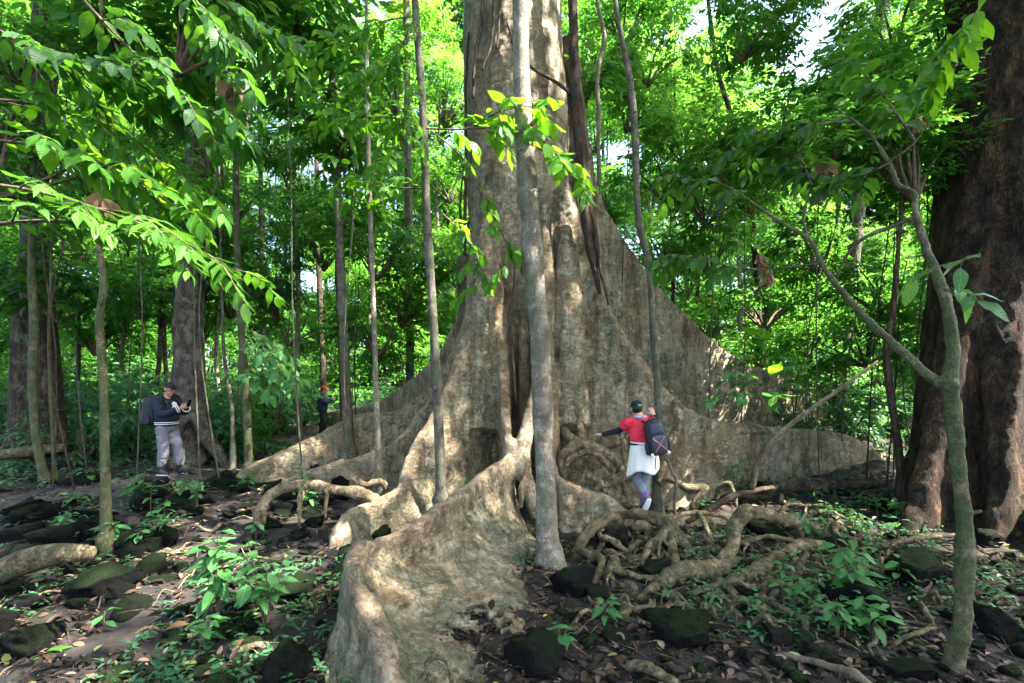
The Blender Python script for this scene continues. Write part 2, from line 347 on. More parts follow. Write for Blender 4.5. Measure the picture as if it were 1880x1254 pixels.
#==SECTION giant
# ------------------------------------------------------------------ giant buttress tree
def fin(st, n=None, levels=12, p=2.2, zb=-.85, fold=0, foldk=7.0):
    """st rows: px, py, D, half thickness at crest, base half width on the left, on the right (seen walking outwards)"""
    st = np.array(st, float); C = np.array([P3(*s[:3]) for s in st])
    L = np.linalg.norm(np.diff(C, axis=0), axis=1).sum(); n = n or max(12, int(L/.09))
    Cc = catmull(C, n); wt, wl_, wr = (interp(st[:, k], n) for k in (3, 4, 5))
    T = np.gradient(Cc[:, :2], axis=0); 
    for _ in range(6): T[1:-1] = (T[:-2]+2*T[1:-1]+T[2:])/4
    T = unit(T); Nn = np.stack([-T[:, 1], T[:, 0]], 1)
    t = np.linspace(0, 1, levels); s_ = np.linspace(0, L, n)
    rings = []
    for k in range(n):
        zt = Cc[k, 2]; zbb = min(zb, zt-.3); H = zt-wt[k]-zbb
        ring = []
        for side, w, sg in (('l', wl_[k], 1), ('r', wr[k], -1)):
            ww = w*(1+fold*math.sin(s_[k]*foldk/1.0+sg)*1.0) if fold else w
            off = wt[k]+(ww-wt[k])*(1-t)**p; zz = zbb+H*t
            pts = [(sg*o_, z_) for o_, z_ in zip(off, zz)]
            ring.append(pts)
        cr = [(wt[k]*math.cos(a), zt-wt[k]+wt[k]*math.sin(a)) for a in np.linspace(0, math.pi, 7)[1:-1]]
        full = ring[0]+cr+ring[1][::-1]
        rings.append([(Cc[k, 0]+Nn[k, 0]*o_, Cc[k, 1]+Nn[k, 1]*o_, z_) for o_, z_ in full])
    A = np.array(rings); m = A.shape[1]; V = A.reshape(-1, 3)
    i = np.arange(n-1)[:, None]*m; j = np.arange(m)[None, :]; j2 = (j+1) % m
    Q = np.stack([i+j, i+j2, i+m+j2, i+m+j], -1).reshape(-1, 4)
    c0, c1 = A[0].mean(0), A[-1].mean(0); V = np.vstack([V, c0, c1]); j = np.arange(m); j2 = (j+1) % m; a0 = n*m
    e = np.vstack([np.stack([np.full(m, a0), j2, j, j], 1), np.stack([np.full(m, a0+1), (n-1)*m+j, (n-1)*m+j2, (n-1)*m+j2], 1)])
    return V, np.vstack([Q, e])
CRESTS = []
def addfin(st, **k):
    CRESTS.append(catmull(np.array([P3(*s[:3]) for s in st]), 80)); return fin(st, **k)
solids = []
# trunk core
tz = np.array([-.9, 0, 1.2, 2.4, 3.6, 5, 6.5, 9, 13, 18, 22]); tr = [.6, .56, .6, .7, .82, .95, .97, .90, .86, .78, .66]
tx = [.05, .05, .08, .10, .13, .12, .08, .0, -.05, -.05, 0]
solids.append(tube([(a, 9.35, z) for a, z in zip(tx, tz)], tr, n=80, seg=28))
# front root: thin strut below the trunk, then a tall folded sheet that swings left and turns to the viewer
solids.append(addfin([(912, 480, 8.75, .14, .3, .3), (918, 560, 8.6, .11, .18, .2), (924, 660, 8.2, .085, .13, .15), (929, 760, 7.7, .08, .16, .15), (934, 825, 7.15, .085, .45, .2),
    (908, 850, 6.75, .07, .8, .3), (870, 882, 6.25, .065, 1.25, .34), (815, 925, 5.65, .06, 1.55, .34), (745, 970, 5.05, .055, 1.7, .34), (690, 990, 4.65, .055, 1.75, .32),
    (652, 1004, 4.3, .06, 1.75, .28), (651, 1046, 4.02, .06, 1.6, .28), (674, 1098, 3.77, .06, 1.3, .34), (696, 1150, 3.54, .06, 1.05, .4), (720, 1254, 3.2, .065, .85, .42), (742, 1420, 2.8, .07, .5, .4)], p=2.7, zb=-.49, fold=.2, foldk=4.2, levels=26))
# right near buttress and its long low tail
solids.append(addfin([(985, 120, 8.95, .35, .5, .5), (1030, 290, 8.85, .26, .5, .6), (1062, 390, 8.75, .2, .5, .7), (1088, 460, 8.65, .14, .5, .7), (1110, 545, 8.5, .11, .5, .62), (1140, 605, 8.4, .1, .45, .55), (1175, 652, 8.3, .1, .4, .5),
    (1210, 700, 8.25, .1, .4, .45), (1250, 745, 8.35, .11, .4, .42), (1310, 768, 8.8, .13, .4, .42), (1400, 783, 9.4, .14, .4, .42), (1490, 790, 9.9, .13, .4, .4), (1550, 800, 10.2, .12, .35, .35), (1600, 822, 10.4, .10, .3, .3), (1650, 846, 10.5, .07, .2, .2), (1690, 870, 10.5, .05, .1, .1)], p=2.6))
# right back buttress
solids.append(addfin([(1035, 60, 9.7, .35, .5, .5), (1072, 270, 10.1, .2, .5, .5), (1100, 370, 10.4, .13, .5, .5), (1150, 450, 10.7, .11, .5, .5), (1200, 520, 11, .11, .5, .5), (1250, 572, 11.3, .11, .5, .5), (1300, 620, 11.6, .12, .5, .5), (1370, 666, 12, .13, .5, .5), (1440, 690, 12.5, .15, .5, .5), (1510, 708, 13, .15, .4, .4)], p=2.4))
# left front broad buttress
solids.append(addfin([(885, 380, 8.8, .3, .5, .4), (876, 500, 8.7, .2, .55, .35), (862, 590, 8.5, .13, .6, .3), (832, 680, 8.2, .11, .8, .3), (792, 760, 7.8, .1, .95, .3), (768, 805, 7.5, .1, 1.0, .3), (750, 860, 7.2, .1, .95, .28), (736, 893, 6.9, .1, .75, .28),
    (692, 914, 6.6, .11, .45, .26), (645, 928, 6.35, .12, .32, .24), (620, 970, 6.1, .11, .25, .2), (608, 1040, 5.95, .1, .2, .2)], p=1.25))
# left middle root
solids.append(addfin([(868, 480, 9.2, .2, .4, .4), (858, 560, 9.2, .12, .3, .3), (838, 630, 9.1, .1, .3, .3), (800, 712, 9.0, .1, .3, .3), (745, 790, 8.8, .1, .32, .3), (690, 828, 8.6, .11, .32, .28), (600, 852, 8.4, .11, .3, .25), (540, 870, 8.3, .1, .26, .22), (480, 890, 8.1, .09, .2, .2), (430, 912, 8.0, .06, .12, .12)], p=1.8))
# left thick root
solids.append(addfin([(870, 520, 9.7, .25, .4, .4), (850, 610, 9.8, .16, .4, .4), (800, 685, 9.9, .16, .4, .4), (748, 742, 9.9, .17, .4, .4), (700, 760, 9.9, .2, .45, .4), (650, 762, 9.8, .22, .48, .4), (600, 788, 9.5, .22, .45, .4), (540, 820, 9.2, .2, .4, .35), (480, 846, 8.9, .17, .3, .3), (435, 868, 8.6, .1, .16, .16)], p=1.3))
# left back buttress
solids.append(addfin([(862, 460, 10.0, .3, .4, .4), (852, 560, 10.2, .15, .35, .35), (832, 605, 10.5, .12, .35, .35), (800, 655, 10.8, .12, .35, .35), (760, 697, 11.8, .13, .35, .35), (700, 735, 13.6, .14, .35, .35), (640, 748, 17.5, .16, .4, .4), (560, 762, 22, .16, .4, .4), (510, 780, 23, .1, .3, .3)], p=2))
# middle root that carries the hiker
solids.append(addfin([(1008, 640, 8.35, .16, .3, .3), (1010, 760, 7.9, .13, .3, .3), (1016, 840, 7.45, .11, .3, .3), (1030, 868, 7.2, .11, .32, .32), (1062, 884, 7.1, .12, .32, .36), (1118, 906, 7.08, .14, .34, .4), (1158, 936, 7.08, .14, .34, .4), (1199, 943, 7.1, .14, .32, .36), (1265, 937, 7.2, .12, .26, .28), (1331, 938, 7.3, .1, .2, .22), (1372, 950, 7.3, .08, .12, .14)], p=1.6))
# columns in the dark cleft
for (x0, y0, d0), (x1, y1, d1), r0, r1 in [((960, 420, 8.6), (966, 850, 8.45), .10, .14), ((1000, 300, 8.42), (1003, 850, 8.2), .16, .16), ((1040, 420, 8.45), (1050, 690, 8.35), .25, .25), ((900, 300, 8.6), (890, 700, 8.5), .25, .35)]:
    solids.append(tube([P3(x0, y0, d0+.2), P3((x0+x1)/2, (y0+y1)/2, (d0+d1)/2), P3(x1, y1, d1), P3(x1, y1+90, d1-.1)], [r0*.6, r0, r1, r1*1.2], n=24, seg=12))
solids.append(tube([P3(990, 690, 8.0), P3(978, 750, 7.7), P3(962, 810, 7.4), P3(958, 850, 7.2), P3(970, 890, 7.0), P3(985, 950, 6.9)], [.07, .1, .13, .15, .13, .1], seg=12))
GV, GQ = merge(solids)
W, Q, N = remesh(GV, GQ, .025, 2)
# lumpy relief: broad folds, flutes down the walls and a fine grain
low = np.clip((6-W[:, 2])/6, 0, 1)
d = .05*fbm(W*np.array([1.1, 1.1, .8]), 3, 21)*low+.022*fbm(W*np.array([4.5, 4.5, 2.2]), 3, 31)+.008*fbm(W*15, 2, 41)
# slanting drapery folds on the front sheet
dm0 = np.full(len(W), 9.)
for q in CRESTS[0][::2]: dm0 = np.minimum(dm0, ((W-q)**2).sum(1))
dm0 = np.sqrt(dm0)
fr = (W[:, 1] < 6.6) & (W[:, 0] < .8)
ph = W[:, 0]*4.2+W[:, 1]*3.0+W[:, 2]*5.0+1.8*fbm(W*.9, 2, 55)
zone = np.clip((6.6-W[:, 1])/1.0, 0, 1)*np.clip((W[:, 2]+.55)/.3, 0, 1)*(W[:, 0] < .9)
d += zone*.03*np.sin(ph)*np.clip(dm0/.25, 0, 1)
W = W+N*d[:, None]; N = vnormals(W, Q)
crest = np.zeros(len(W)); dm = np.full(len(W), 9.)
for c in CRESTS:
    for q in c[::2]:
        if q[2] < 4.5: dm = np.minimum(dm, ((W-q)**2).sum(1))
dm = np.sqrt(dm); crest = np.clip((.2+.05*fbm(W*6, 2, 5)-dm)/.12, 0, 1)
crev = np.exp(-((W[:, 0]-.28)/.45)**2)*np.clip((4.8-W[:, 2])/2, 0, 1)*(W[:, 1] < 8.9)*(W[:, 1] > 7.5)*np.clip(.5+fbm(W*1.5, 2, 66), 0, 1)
GT = empty('giant_buttress_tree', (0, 9.35, -.1), 'giant pale tree with tall spreading buttress roots in the forest clearing', 'tree')
mossy = np.clip(.75+1.3*fbm(W*np.array([1.6, 1.6, 2.2]), 4, 88), 0, 1)*np.clip((7.2-W[:, 1])/1.2, 0, 1)*(1-crest)
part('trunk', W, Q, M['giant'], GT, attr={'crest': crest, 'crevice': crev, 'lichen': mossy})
# tangle of tubular roots
def roots(pts, r, D0=None, D1=None, mat='root', name='root', parent=None, seg=10, wob=.12, seed=0, dz=0.0, back=False):
    pts = np.array(pts, float); n = len(pts)
    if D0 is None: D0 = gp(pts[0, 0], pts[0, 1]+r[0]*.6, dz)
    if D1 is None: D1 = gp(pts[-1, 0], pts[-1, 1]+r[-1]*.6, dz)
    t = np.concatenate([[0], np.cumsum(np.hypot(*np.diff(pts, axis=0).T))]); t /= t[-1]
    Dd = D0+(D1-D0)*t
    C = [P3(a[0], a[1], q) for a, q in zip(pts, Dd)]
    rr = [x/F*q for x, q in zip(np.interp(t, np.linspace(0, 1, len(r)), r), Dd)]
    if back: C[0] = C[0]+np.array([0, .35, 0])
    C = [C[0]+((C[0]-C[1])*.25-np.array([0, 0, .12]) if not back else np.array([0, .3, .04]))]+C+[C[-1]+(C[-1]-C[-2])*.3-np.array([0, 0, .14])]; rr = [rr[0]*.9]+rr+[rr[-1]*.7]
    L = np.linalg.norm(np.diff(np.array(C), axis=0), axis=1).sum(); nn = max(14, int(L/max(.03, rr[1]*.5)))
    V, Fq = tube(C, rr, n=min(nn, 90), seg=seg)
    ctr = np.mean(rr); nrm = fbm(V/(ctr*2.6), 3, 71+seed)
    cen = catmull(np.array(C), min(nn, 90)); cc = np.vstack([np.repeat(cen, seg, 0), cen[:1], cen[-1:]])
    V = cc+(V-cc)*(1+.34*nrm+.10*fbm(V/(ctr*.8), 2, 77))[:, None]+wob*ctr*np.stack([fbm(cc*3, 2, 81), fbm(cc*3, 2, 82), fbm(cc*3, 2, 83)], 1)
    return part(name, V, Fq, M[mat], parent or GT)
RT = [
 ([(1327, 1034), (1346, 1001), (1350, 963), (1369, 940), (1403, 944), (1436, 954), (1462, 962)], [20, 15, 14, 15, 15, 13, 10], 5.9, 6.5),
 ([(1200, 1092), (1246, 1050), (1284, 1046), (1322, 1040), (1352, 1036)], [16, 24, 24, 22, 16], 5.2, 5.85),
 ([(1262, 1106), (1313, 1086), (1360, 1070), (1407, 1039), (1450, 1010), (1483, 1000), (1518, 1001)], [13, 19, 21, 20, 16, 12, 9], 5.05, 6.3),
 ([(1150, 945), (1199, 948), (1227, 966), (1208, 992), (1189, 1010), (1173, 1042)], [12, 14, 16, 12, 10, 8], 6.8, 5.9),
 ([(1227, 966), (1234, 1005), (1240, 1045)], [15, 12, 10], 6.5, 5.8),
 ([(1227, 962), (1251, 992), (1272, 1015), (1308, 1026)], [15, 12, 11, 10], 6.5, 6.0),
 ([(1128, 945), (1095, 962), (1071, 987), (1057, 1012)], [11, 12, 11, 9], 6.7, 6.1),
 ([(1098, 962), (1106, 992), (1099, 1018), (1125, 1014)], [9, 9, 8, 7], 6.6, 6.1),
 ([(1057, 1012), (1090, 1022), (1104, 1030), (1099, 1053), (1090, 1080), (1066, 1102)], [8, 10, 11, 10, 9, 6], 6.0, 5.1),
 ([(1104, 1053), (1133, 1077), (1156, 1074), (1166, 1088), (1142, 1134)], [6, 7, 7, 7, 6], 5.5, 4.9),
 ([(1205, 1078), (1176, 1098), (1168, 1132), (1169, 1160)], [9, 10, 8, 7], 5.2, 4.7),
 ([(1189, 1156), (1213, 1147), (1222, 1172), (1228, 1205), (1218, 1226), (1190, 1196), (1180, 1160)], [6, 6, 6, 6, 6, 5, 4], 4.45, 4.3),
 ([(1182, 1160), (1200, 1190), (1206, 1215), (1240, 1225)], [5, 5, 5, 4], 4.4, 4.2),
 ([(1161, 1222), (1199, 1233), (1245, 1262)], [14, 15, 13], 3.8, 3.5),
 ([(1365, 1188), (1384, 1219), (1412, 1246)], [9, 9, 8], 4.0, 3.65),
 ([(1417, 1110), (1455, 1127), (1477, 1143), (1474, 1197)], [6, 7, 8, 6], 4.7, 4.1),
 ([(1441, 980), (1464, 994), (1502, 982), (1545, 988)], [6, 6, 6, 5], 6.7, 6.6),
 ([(1313, 1064), (1339, 1080), (1356, 1108)], [7, 9, 8], 5.4, 4.9),
 ([(1284, 942), (1298, 973), (1309, 1004)], [5, 5, 5], 6.8, 6.3),
 ([(1250, 948), (1290, 942), (1330, 950)], [4, 5, 4], 6.9, 6.9),
 ([(1414, 1060), (1398, 1094), (1407, 1122)], [9, 11, 8], 5.3, 4.8),
 ([(1497, 1166), (1520, 1158), (1552, 1165)], [4, 5, 4], 4.4, 4.4),
 ([(1225, 880), (1265, 897), (1294, 897), (1275, 930)], [7, 9, 9, 7], 7.6, 7.3),
 ([(1320, 895), (1338, 888), (1348, 908)], [5, 6, 5], 7.9, 7.7),
 ([(1640, 1000), (1690, 988), (1765, 984)], [4, 5, 4], 6.2, 6.6),
 ([(1470, 1030), (1500, 1020), (1540, 1030), (1580, 1050)], [4, 5, 5, 3], 6.0, 5.6),
 ([(1360, 1000), (1400, 985), (1440, 990), (1500, 1005)], [5, 6, 5, 4], 6.3, 6.3),
 ([(1420, 905), (1445, 885), (1500, 880)], [5, 6, 4], 8.4, 9.0),
 ([(1330, 905), (1390, 912), (1470, 900), (1560, 905)], [4, 5, 5, 3], 8.2, 8.6),
 ([(1080, 1120), (1110, 1105), (1150, 1110)], [3, 4, 3], 4.9, 4.9),
 ([(1380, 1160), (1398, 1130), (1420, 1150), (1412, 1186)], [5, 6, 5, 5], 4.4, 4.1),
 ([(1540, 1090), (1600, 1100), (1640, 1080)], [4, 4, 3], 5.0, 5.2),
]
for k, (a, r_, d0, d1) in enumerate(RT): roots(a, [q*.84 for q in r_], d0, d1, seed=k)
# looped roots in the sunlit hollow
RP = [([(1033, 862), (1036, 834), (1064, 816), (1095, 822), (1123, 840), (1138, 866), (1112, 888)], [9, 11, 11, 10, 10, 9, 7], 7.6, 7.5),
 ([(1050, 840), (1085, 830), (1110, 848), (1125, 872)], [5, 7, 7, 6], 7.5, 7.4),
 ([(1062, 742), (1065, 783), (1070, 815)], [5, 6, 9], 8.15, 7.75),
 ([(1030, 785), (1050, 805), (1068, 815)], [8, 10, 8], 8.0, 7.8),
 ([(1110, 830), (1135, 815), (1155, 800)], [4, 4, 3], 7.8, 7.9),
 ([(1150, 800), (1148, 840), (1146, 880)], [5, 6, 6], 7.7, 7.5),
 ([(1253, 738), (1246, 772), (1230, 812), (1214, 855)], [9, 10, 10, 9], 7.9, 7.6),
 ([(1100, 895), (1130, 885), (1150, 870)], [8, 10, 8], 7.35, 7.4),
 ([(1075, 872), (1092, 880), (1108, 893)], [6, 7, 6], 7.4, 7.3),
 ([(960, 830), (966, 860), (958, 900)], [8, 9, 7], 7.2, 6.9)]
for k, (a, r_, d0, d1) in enumerate(RP): roots(a, r_, d0, d1, 'rootpale', seed=k+50, wob=.2, back=k in (2, 3, 4, 5, 6, 9))
# left arching roots
RL = [([(482, 938), (498, 908), (540, 894), (580, 890), (620, 900), (680, 912)], [12, 10, 9, 9, 10, 11], 6.7, 6.9), ([(556, 892), (552, 912), (550, 938)], [5, 6, 4], 6.75, 6.6),
 ([(590, 893), (600, 905), (598, 925)], [4, 4, 3], 6.8, 6.7), ([(650, 880), (670, 890), (700, 885)], [6, 7, 6], 7.4, 7.4), ([(580, 1110), (575, 1090), (600, 1085)], [4, 5, 4], 4.6, 4.6), ([(430, 1200), (450, 1192), (480, 1185)], [6, 8, 5], 4.0, 4.0),
 ([(790, 1254), (782, 1222), (800, 1205), (822, 1218), (830, 1260)], [4, 5, 5, 4, 4], 3.45, 3.5)]
for k, (a, r_, d0, d1) in enumerate(RL): roots(a, r_, d0, d1, 'rootpale' if k < 4 else 'root', seed=k+80)
rl = np.random.default_rng(91)
for k in range(46):
    x, y, a = rl.uniform(.9, 4.6), rl.uniform(4.6, 7.6), rl.uniform(-2.4, .1); L_ = rl.uniform(.6, 1.6); r = rl.uniform(.022, .06)*(.6+.4*rl.random()); n = 10; C = []; p = np.array([x, y]); arch = rl.uniform(.02, .22)
    for q in range(n):
        t = q/(n-1); C.append((p[0], p[1], float(hgt(p[0], p[1])[0])+r*.4+arch*math.sin(t*math.pi*rl.choice([1, 1, 2]))*abs(rl.normal(.7, .3))-(.1 if q in (0, n-1) else 0))); a += rl.normal(0, .5); p = p+np.array([math.cos(a), math.sin(a)])*L_/n
    rr_ = np.linspace(r, r*.35, n)*(1+.22*rl.normal(0, 1, n).clip(-1, 1)); prs = [tube(C, rr_, n=44, seg=9)]
    for b_ in range(2):
        q = int(rl.integers(3, 8)); c0 = np.array(C[q]); aa = a+rl.normal(0, 1.2); l2 = L_*rl.uniform(.25, .5); e1 = c0+np.array([math.cos(aa), math.sin(aa), 0])*l2*.5; e2 = c0+np.array([math.cos(aa+.5), math.sin(aa+.5), 0])*l2; e1[2] = float(hgt(e1[0], e1[1])[0])+.05; e2[2] = float(hgt(e2[0], e2[1])[0])-.04
        prs.append(tube([c0, e1, e2], [rr_[q]*.8, rr_[q]*.5, rr_[q]*.25], n=18, seg=7))
    V, Fq = merge(prs); V = V+.35*r*np.stack([fbm(V*14, 3, q) for q in (1, 2, 3)], 1); part('root', V, Fq, M['root'], GT)
for k in range(95):
    if k < 70: x, y, a = rl.uniform(.6, 5.6), rl.uniform(3.7, 8.2), rl.uniform(-2.2, -.1)
    else: x, y, a = rl.uniform(-4.5, -1.6), rl.uniform(4.2, 7.5), rl.uniform(-3.4, -1.6)
    L_ = rl.uniform(.35, 1.3); r = rl.uniform(.006, .026)*(1 if rl.random() < .8 else 1.5); n = 9; C = []; p = np.array([x, y])
    for q in range(n):
        C.append((p[0], p[1], float(hgt(p[0], p[1])[0])+r*.5+(.10 if q not in (0, n-1) else -.06)*rl.random()*(1 if rl.random() < .5 else .2))); a += rl.normal(0, .45); p = p+np.array([math.cos(a), math.sin(a)])*L_/n
    V, Fq = tube(C, np.linspace(r, r*.45, n)*(1+.2*rl.normal(0, 1, n).clip(-1, 1)), n=34, seg=7); V = V+.25*r*np.stack([fbm(V*25, 2, q) for q in (1, 2, 3)], 1); part('rootlet', V, Fq, M['root' if k % 3 else 'twig'], GT)
#==SECTION leaves
# ------------------------------------------------------------------ leaves
LT = np.array([(0, 0, 0), (.3, .42, .05), (.3, 0, 0), (.3, -.42, .05), (.65, .40, .01), (.65, 0, -.04), (.65, -.40, .01), (1, 0, -.16)])
LF = np.array([(0, 2, 1, 1), (0, 3, 2, 2), (1, 2, 5, 4), (2, 3, 6, 5), (4, 5, 7, 7), (5, 6, 7, 7)])
def leaves(pos, d, nrm, length, width, rnd):
    """pos, direction, normal arrays -> folded, drooping leaf faces"""
    d = unit(d); s = unit(np.cross(nrm, d)); u = np.cross(d, s); n = len(pos)
    V = pos[:, None]+LT[None, :, 0:1]*(d*length[:, None])[:, None]+LT[None, :, 1:2]*(s*width[:, None])[:, None]+LT[None, :, 2:3]*(u*length[:, None])[:, None]
    Fq = LF[None]+(np.arange(n)*8)[:, None, None]
    return V.reshape(-1, 3), Fq.reshape(-1, 4), np.repeat(rnd, 8)
def twig_leaves(base, tdir, tl, nl, ll, g, aspect=.42, droop=.35, jit=.5):
    """leaves set alternately along many twigs (vectorised)"""
    n = len(base); tdir = unit(tdir)
    t = np.tile(np.linspace(.12, 1.0, nl), (n, 1))+g.normal(0, .03, (n, nl))
    pos = base[:, None]+tdir[:, None]*(t*tl[:, None])[..., None]; pos[..., 2] -= droop*.5*tl[:, None]*t*t
    side = unit(np.cross(tdir, [0, 0, 1.0])+1e-6)
    sg = np.where(np.arange(nl) % 2 == 0, 1., -1.)[None, :, None]; out = side[:, None]*sg
    fwd = tdir[:, None]*(.35+.8*t[..., None]**3); dd = out*(1-.75*t[..., None]**4)+fwd+g.normal(0, .22, (n, nl, 3)); dd[..., 2] -= droop*g.uniform(.3, 1.3, (n, nl))
    nn = np.zeros((n, nl, 3)); nn[..., 2] = 1; nn += g.normal(0, jit*.55, (n, nl, 3))
    L = ll*g.uniform(.6, 1.2, (n, nl)); tint = np.clip(g.uniform(0, 1, (n, 1))*.55+g.uniform(0, 1, (n, nl))*.45, 0, 1)
    return leaves(pos.reshape(-1, 3), dd.reshape(-1, 3), nn.reshape(-1, 3), L.ravel(), L.ravel()*aspect, tint.ravel())
def crown_mesh(name, rad, ntw, nl, ll, tl, mat, seed, clump=9, aspect=.42, droop=.35, hollow=.3, twigs=True):
    g = np.random.default_rng(seed); rad = np.array(rad, float)
    cc = unit(g.normal(0, 1, (clump, 3)))*g.uniform(.3, .8, (clump, 1)); cs = g.uniform(.25, .48, clump)
    k = g.integers(0, clump, ntw); loc = unit(g.normal(0, 1, (ntw, 3)))*g.uniform(hollow, 1, (ntw, 1))**.6
    p = (cc[k]+loc*cs[k][:, None]*np.array([1.15, 1.15, .62]))*rad
    td = p/rad+g.normal(0, .5, (ntw, 3)); td[:, 2] = td[:, 2]*.35+g.normal(.05, .22, ntw)
    V, Fq, a = twig_leaves(p, td, tl*g.uniform(.6, 1.3, ntw), nl, ll, g, aspect, droop)
    fm = np.zeros(len(Fq), int); mats = [mat]
    if twigs:
        prs = [(V, Fq)]
        for c, s in zip(cc*rad, cs):
            b0 = np.array([0, 0, -rad[2]*.9]); prs.append(tube([b0, b0*.4+c*.5+g.normal(0, .1, 3)*rad*.4, c], [.028*rad[0], .018*rad[0], .006*rad[0]], n=8, seg=5))
        V2, F2 = merge(prs); fm = np.concatenate([fm, np.ones(len(F2)-len(fm), int)]); a = np.concatenate([a, np.zeros(len(V2)-len(V))]); V, Fq = V2, F2; mats = [mat, M['twig']]
    return mesh(name, V, Fq, mats, attr={'rnd': a}, fmat=fm)
CROWN = [crown_mesh('crown', (2.6, 2.6, 2.2), 620, 9, .21, .55, M['leaf'], 100+k, clump=13) for k in range(4)]
CROWN += [crown_mesh('crown', (2.6, 2.6, 2.2), 620, 9, .20, .55, M['leafbright'], 110+k, clump=13) for k in range(3)]
DARKCROWN = [crown_mesh('crown', (2.2, 2.2, 2.6), 420, 9, .30, .5, M['leafdark'], 120+k, clump=11, aspect=.26, droop=1.1) for k in range(2)]
MID = [crown_mesh('crown', (1.35, 1.35, .85), 120, 9, .25, .5, M[q], 160+k, clump=8, aspect=.40, droop=.5) for k, q in enumerate(('leaf', 'leafbright', 'leafbright', 'leafdark', 'leaf'))]
MIDF = [crown_mesh('crown', (1.35, 1.35, .9), 230, 9, .15, .36, M[q], 170+k, clump=9, aspect=.42, droop=.5) for k, q in enumerate(('leaf', 'leafbright', 'leafbright', 'leaf'))]
CANOPY = [crown_mesh('crown', (4, 4, 1.6), 520, 9, .40, .9, M['leaf'], 130+k, clump=16, twigs=True) for k in range(3)]
SHRUB = [crown_mesh('foliage', (1.0, 1.0, .95), 130, 8, .17, .34, M['leafunder'], 140+k, clump=9, aspect=.4) for k in range(4)]
SHRUB += [crown_mesh('foliage', (1.0, 1.0, .95), 130, 8, .16, .34, M['leaf'], 150+k, clump=9) for k in range(2)]
#==SECTION trees
# ------------------------------------------------------------------ the slim trees in front and between
def trunk_tube(pts, w, D, topz=None, bend=None, seg=12, lump=.06, base_flare=1.25, seed=0, D1=None):
    """pts photo pixels from the base upward; w pixel widths"""
    pts = np.array(pts, float); n = len(pts); Dd = np.linspace(D, D1 or D, n)
    C = [P3(a[0], a[1], q) for a, q in zip(pts, Dd)]; rr = [x/2/F*q for x, q in zip(np.interp(np.linspace(0, 1, n), np.linspace(0, 1, len(w)), w), Dd)]
    C = np.array(C)
    if topz and C[-1, 2] < topz:
        dirv = C[-1]-C[-2]; dirv /= max(dirv[2], .1); 
        for q in (.5, 1): 
            C = np.vstack([C, C[n-1]+(topz-C[n-1, 2])*q*np.array([dirv[0]*.6, dirv[1]*.6, 1])]); rr.append(rr[n-1]*(1-.35*q))
    low = C[0].copy(); low[2] = min(h1(C[0, 0], C[0, 1])-.3, C[0, 2]-.1)
    t_ = min(.5, .22/max(np.linalg.norm(C[1]-C[0]), .05)); mid_ = C[0]*(1-t_)+C[1]*t_
    C = np.vstack([low, C[:1], mid_[None], C[1:]]); rr = [rr[0]*base_flare*1.7]+[rr[0]*base_flare*1.15]+[rr[0]*.98]+rr[1:]
    L = np.linalg.norm(np.diff(C, axis=0), axis=1).sum(); nn = max(24, min(160, int(L/.08)))
    V, Fq = tube(C, rr, n=nn, seg=seg); cen = catmull(C, nn); cc = np.vstack([np.repeat(cen, seg, 0), cen[:1], cen[-1:]])
    V = cc+(V-cc)*(1+lump*1.8*fbm(V*np.array([5, 5, 2.2])+seed, 3, 91)+.05*fbm(V*np.array([3, 3, 22])+seed, 2, 95))[:, None]
    kr = np.random.default_rng(int(seed*10)+7); extra = [(V, Fq)]
    for q in range(5):
        t = int(kr.integers(int(nn*.08), int(nn*.7))); a_ = kr.uniform(0, 6.28); rk = np.interp(t, np.linspace(0, nn-1, len(rr)), rr); e_ = np.array([math.cos(a_), math.sin(a_), kr.uniform(.1, .6)])
        if kr.random() < .5: extra.append(tube([cen[t], cen[t]+e_*rk*1.1, cen[t]+e_*rk*kr.uniform(1.5, 2.4)], [rk*.45, rk*.26, rk*.2], n=6, seg=6))
        else: V[:] = V+(V-cc)*(.35*np.exp(-(((V-(cen[t]+e_*rk))/(rk*.8))**2).sum(1)))[:, None]
    V, Fq = merge(extra)
    return V, Fq, C
def branch(a, b, r0, r1, sag=.1, g=random):
    a, b = np.array(a, float), np.array(b, float); m = (a+b)/2+np.array([g.uniform(-1, 1), g.uniform(-1, 1), g.uniform(0, 1)])*np.linalg.norm(b-a)*sag
    return tube([a, m, b], [r0, (r0+r1)/2, r1], n=10, seg=6)
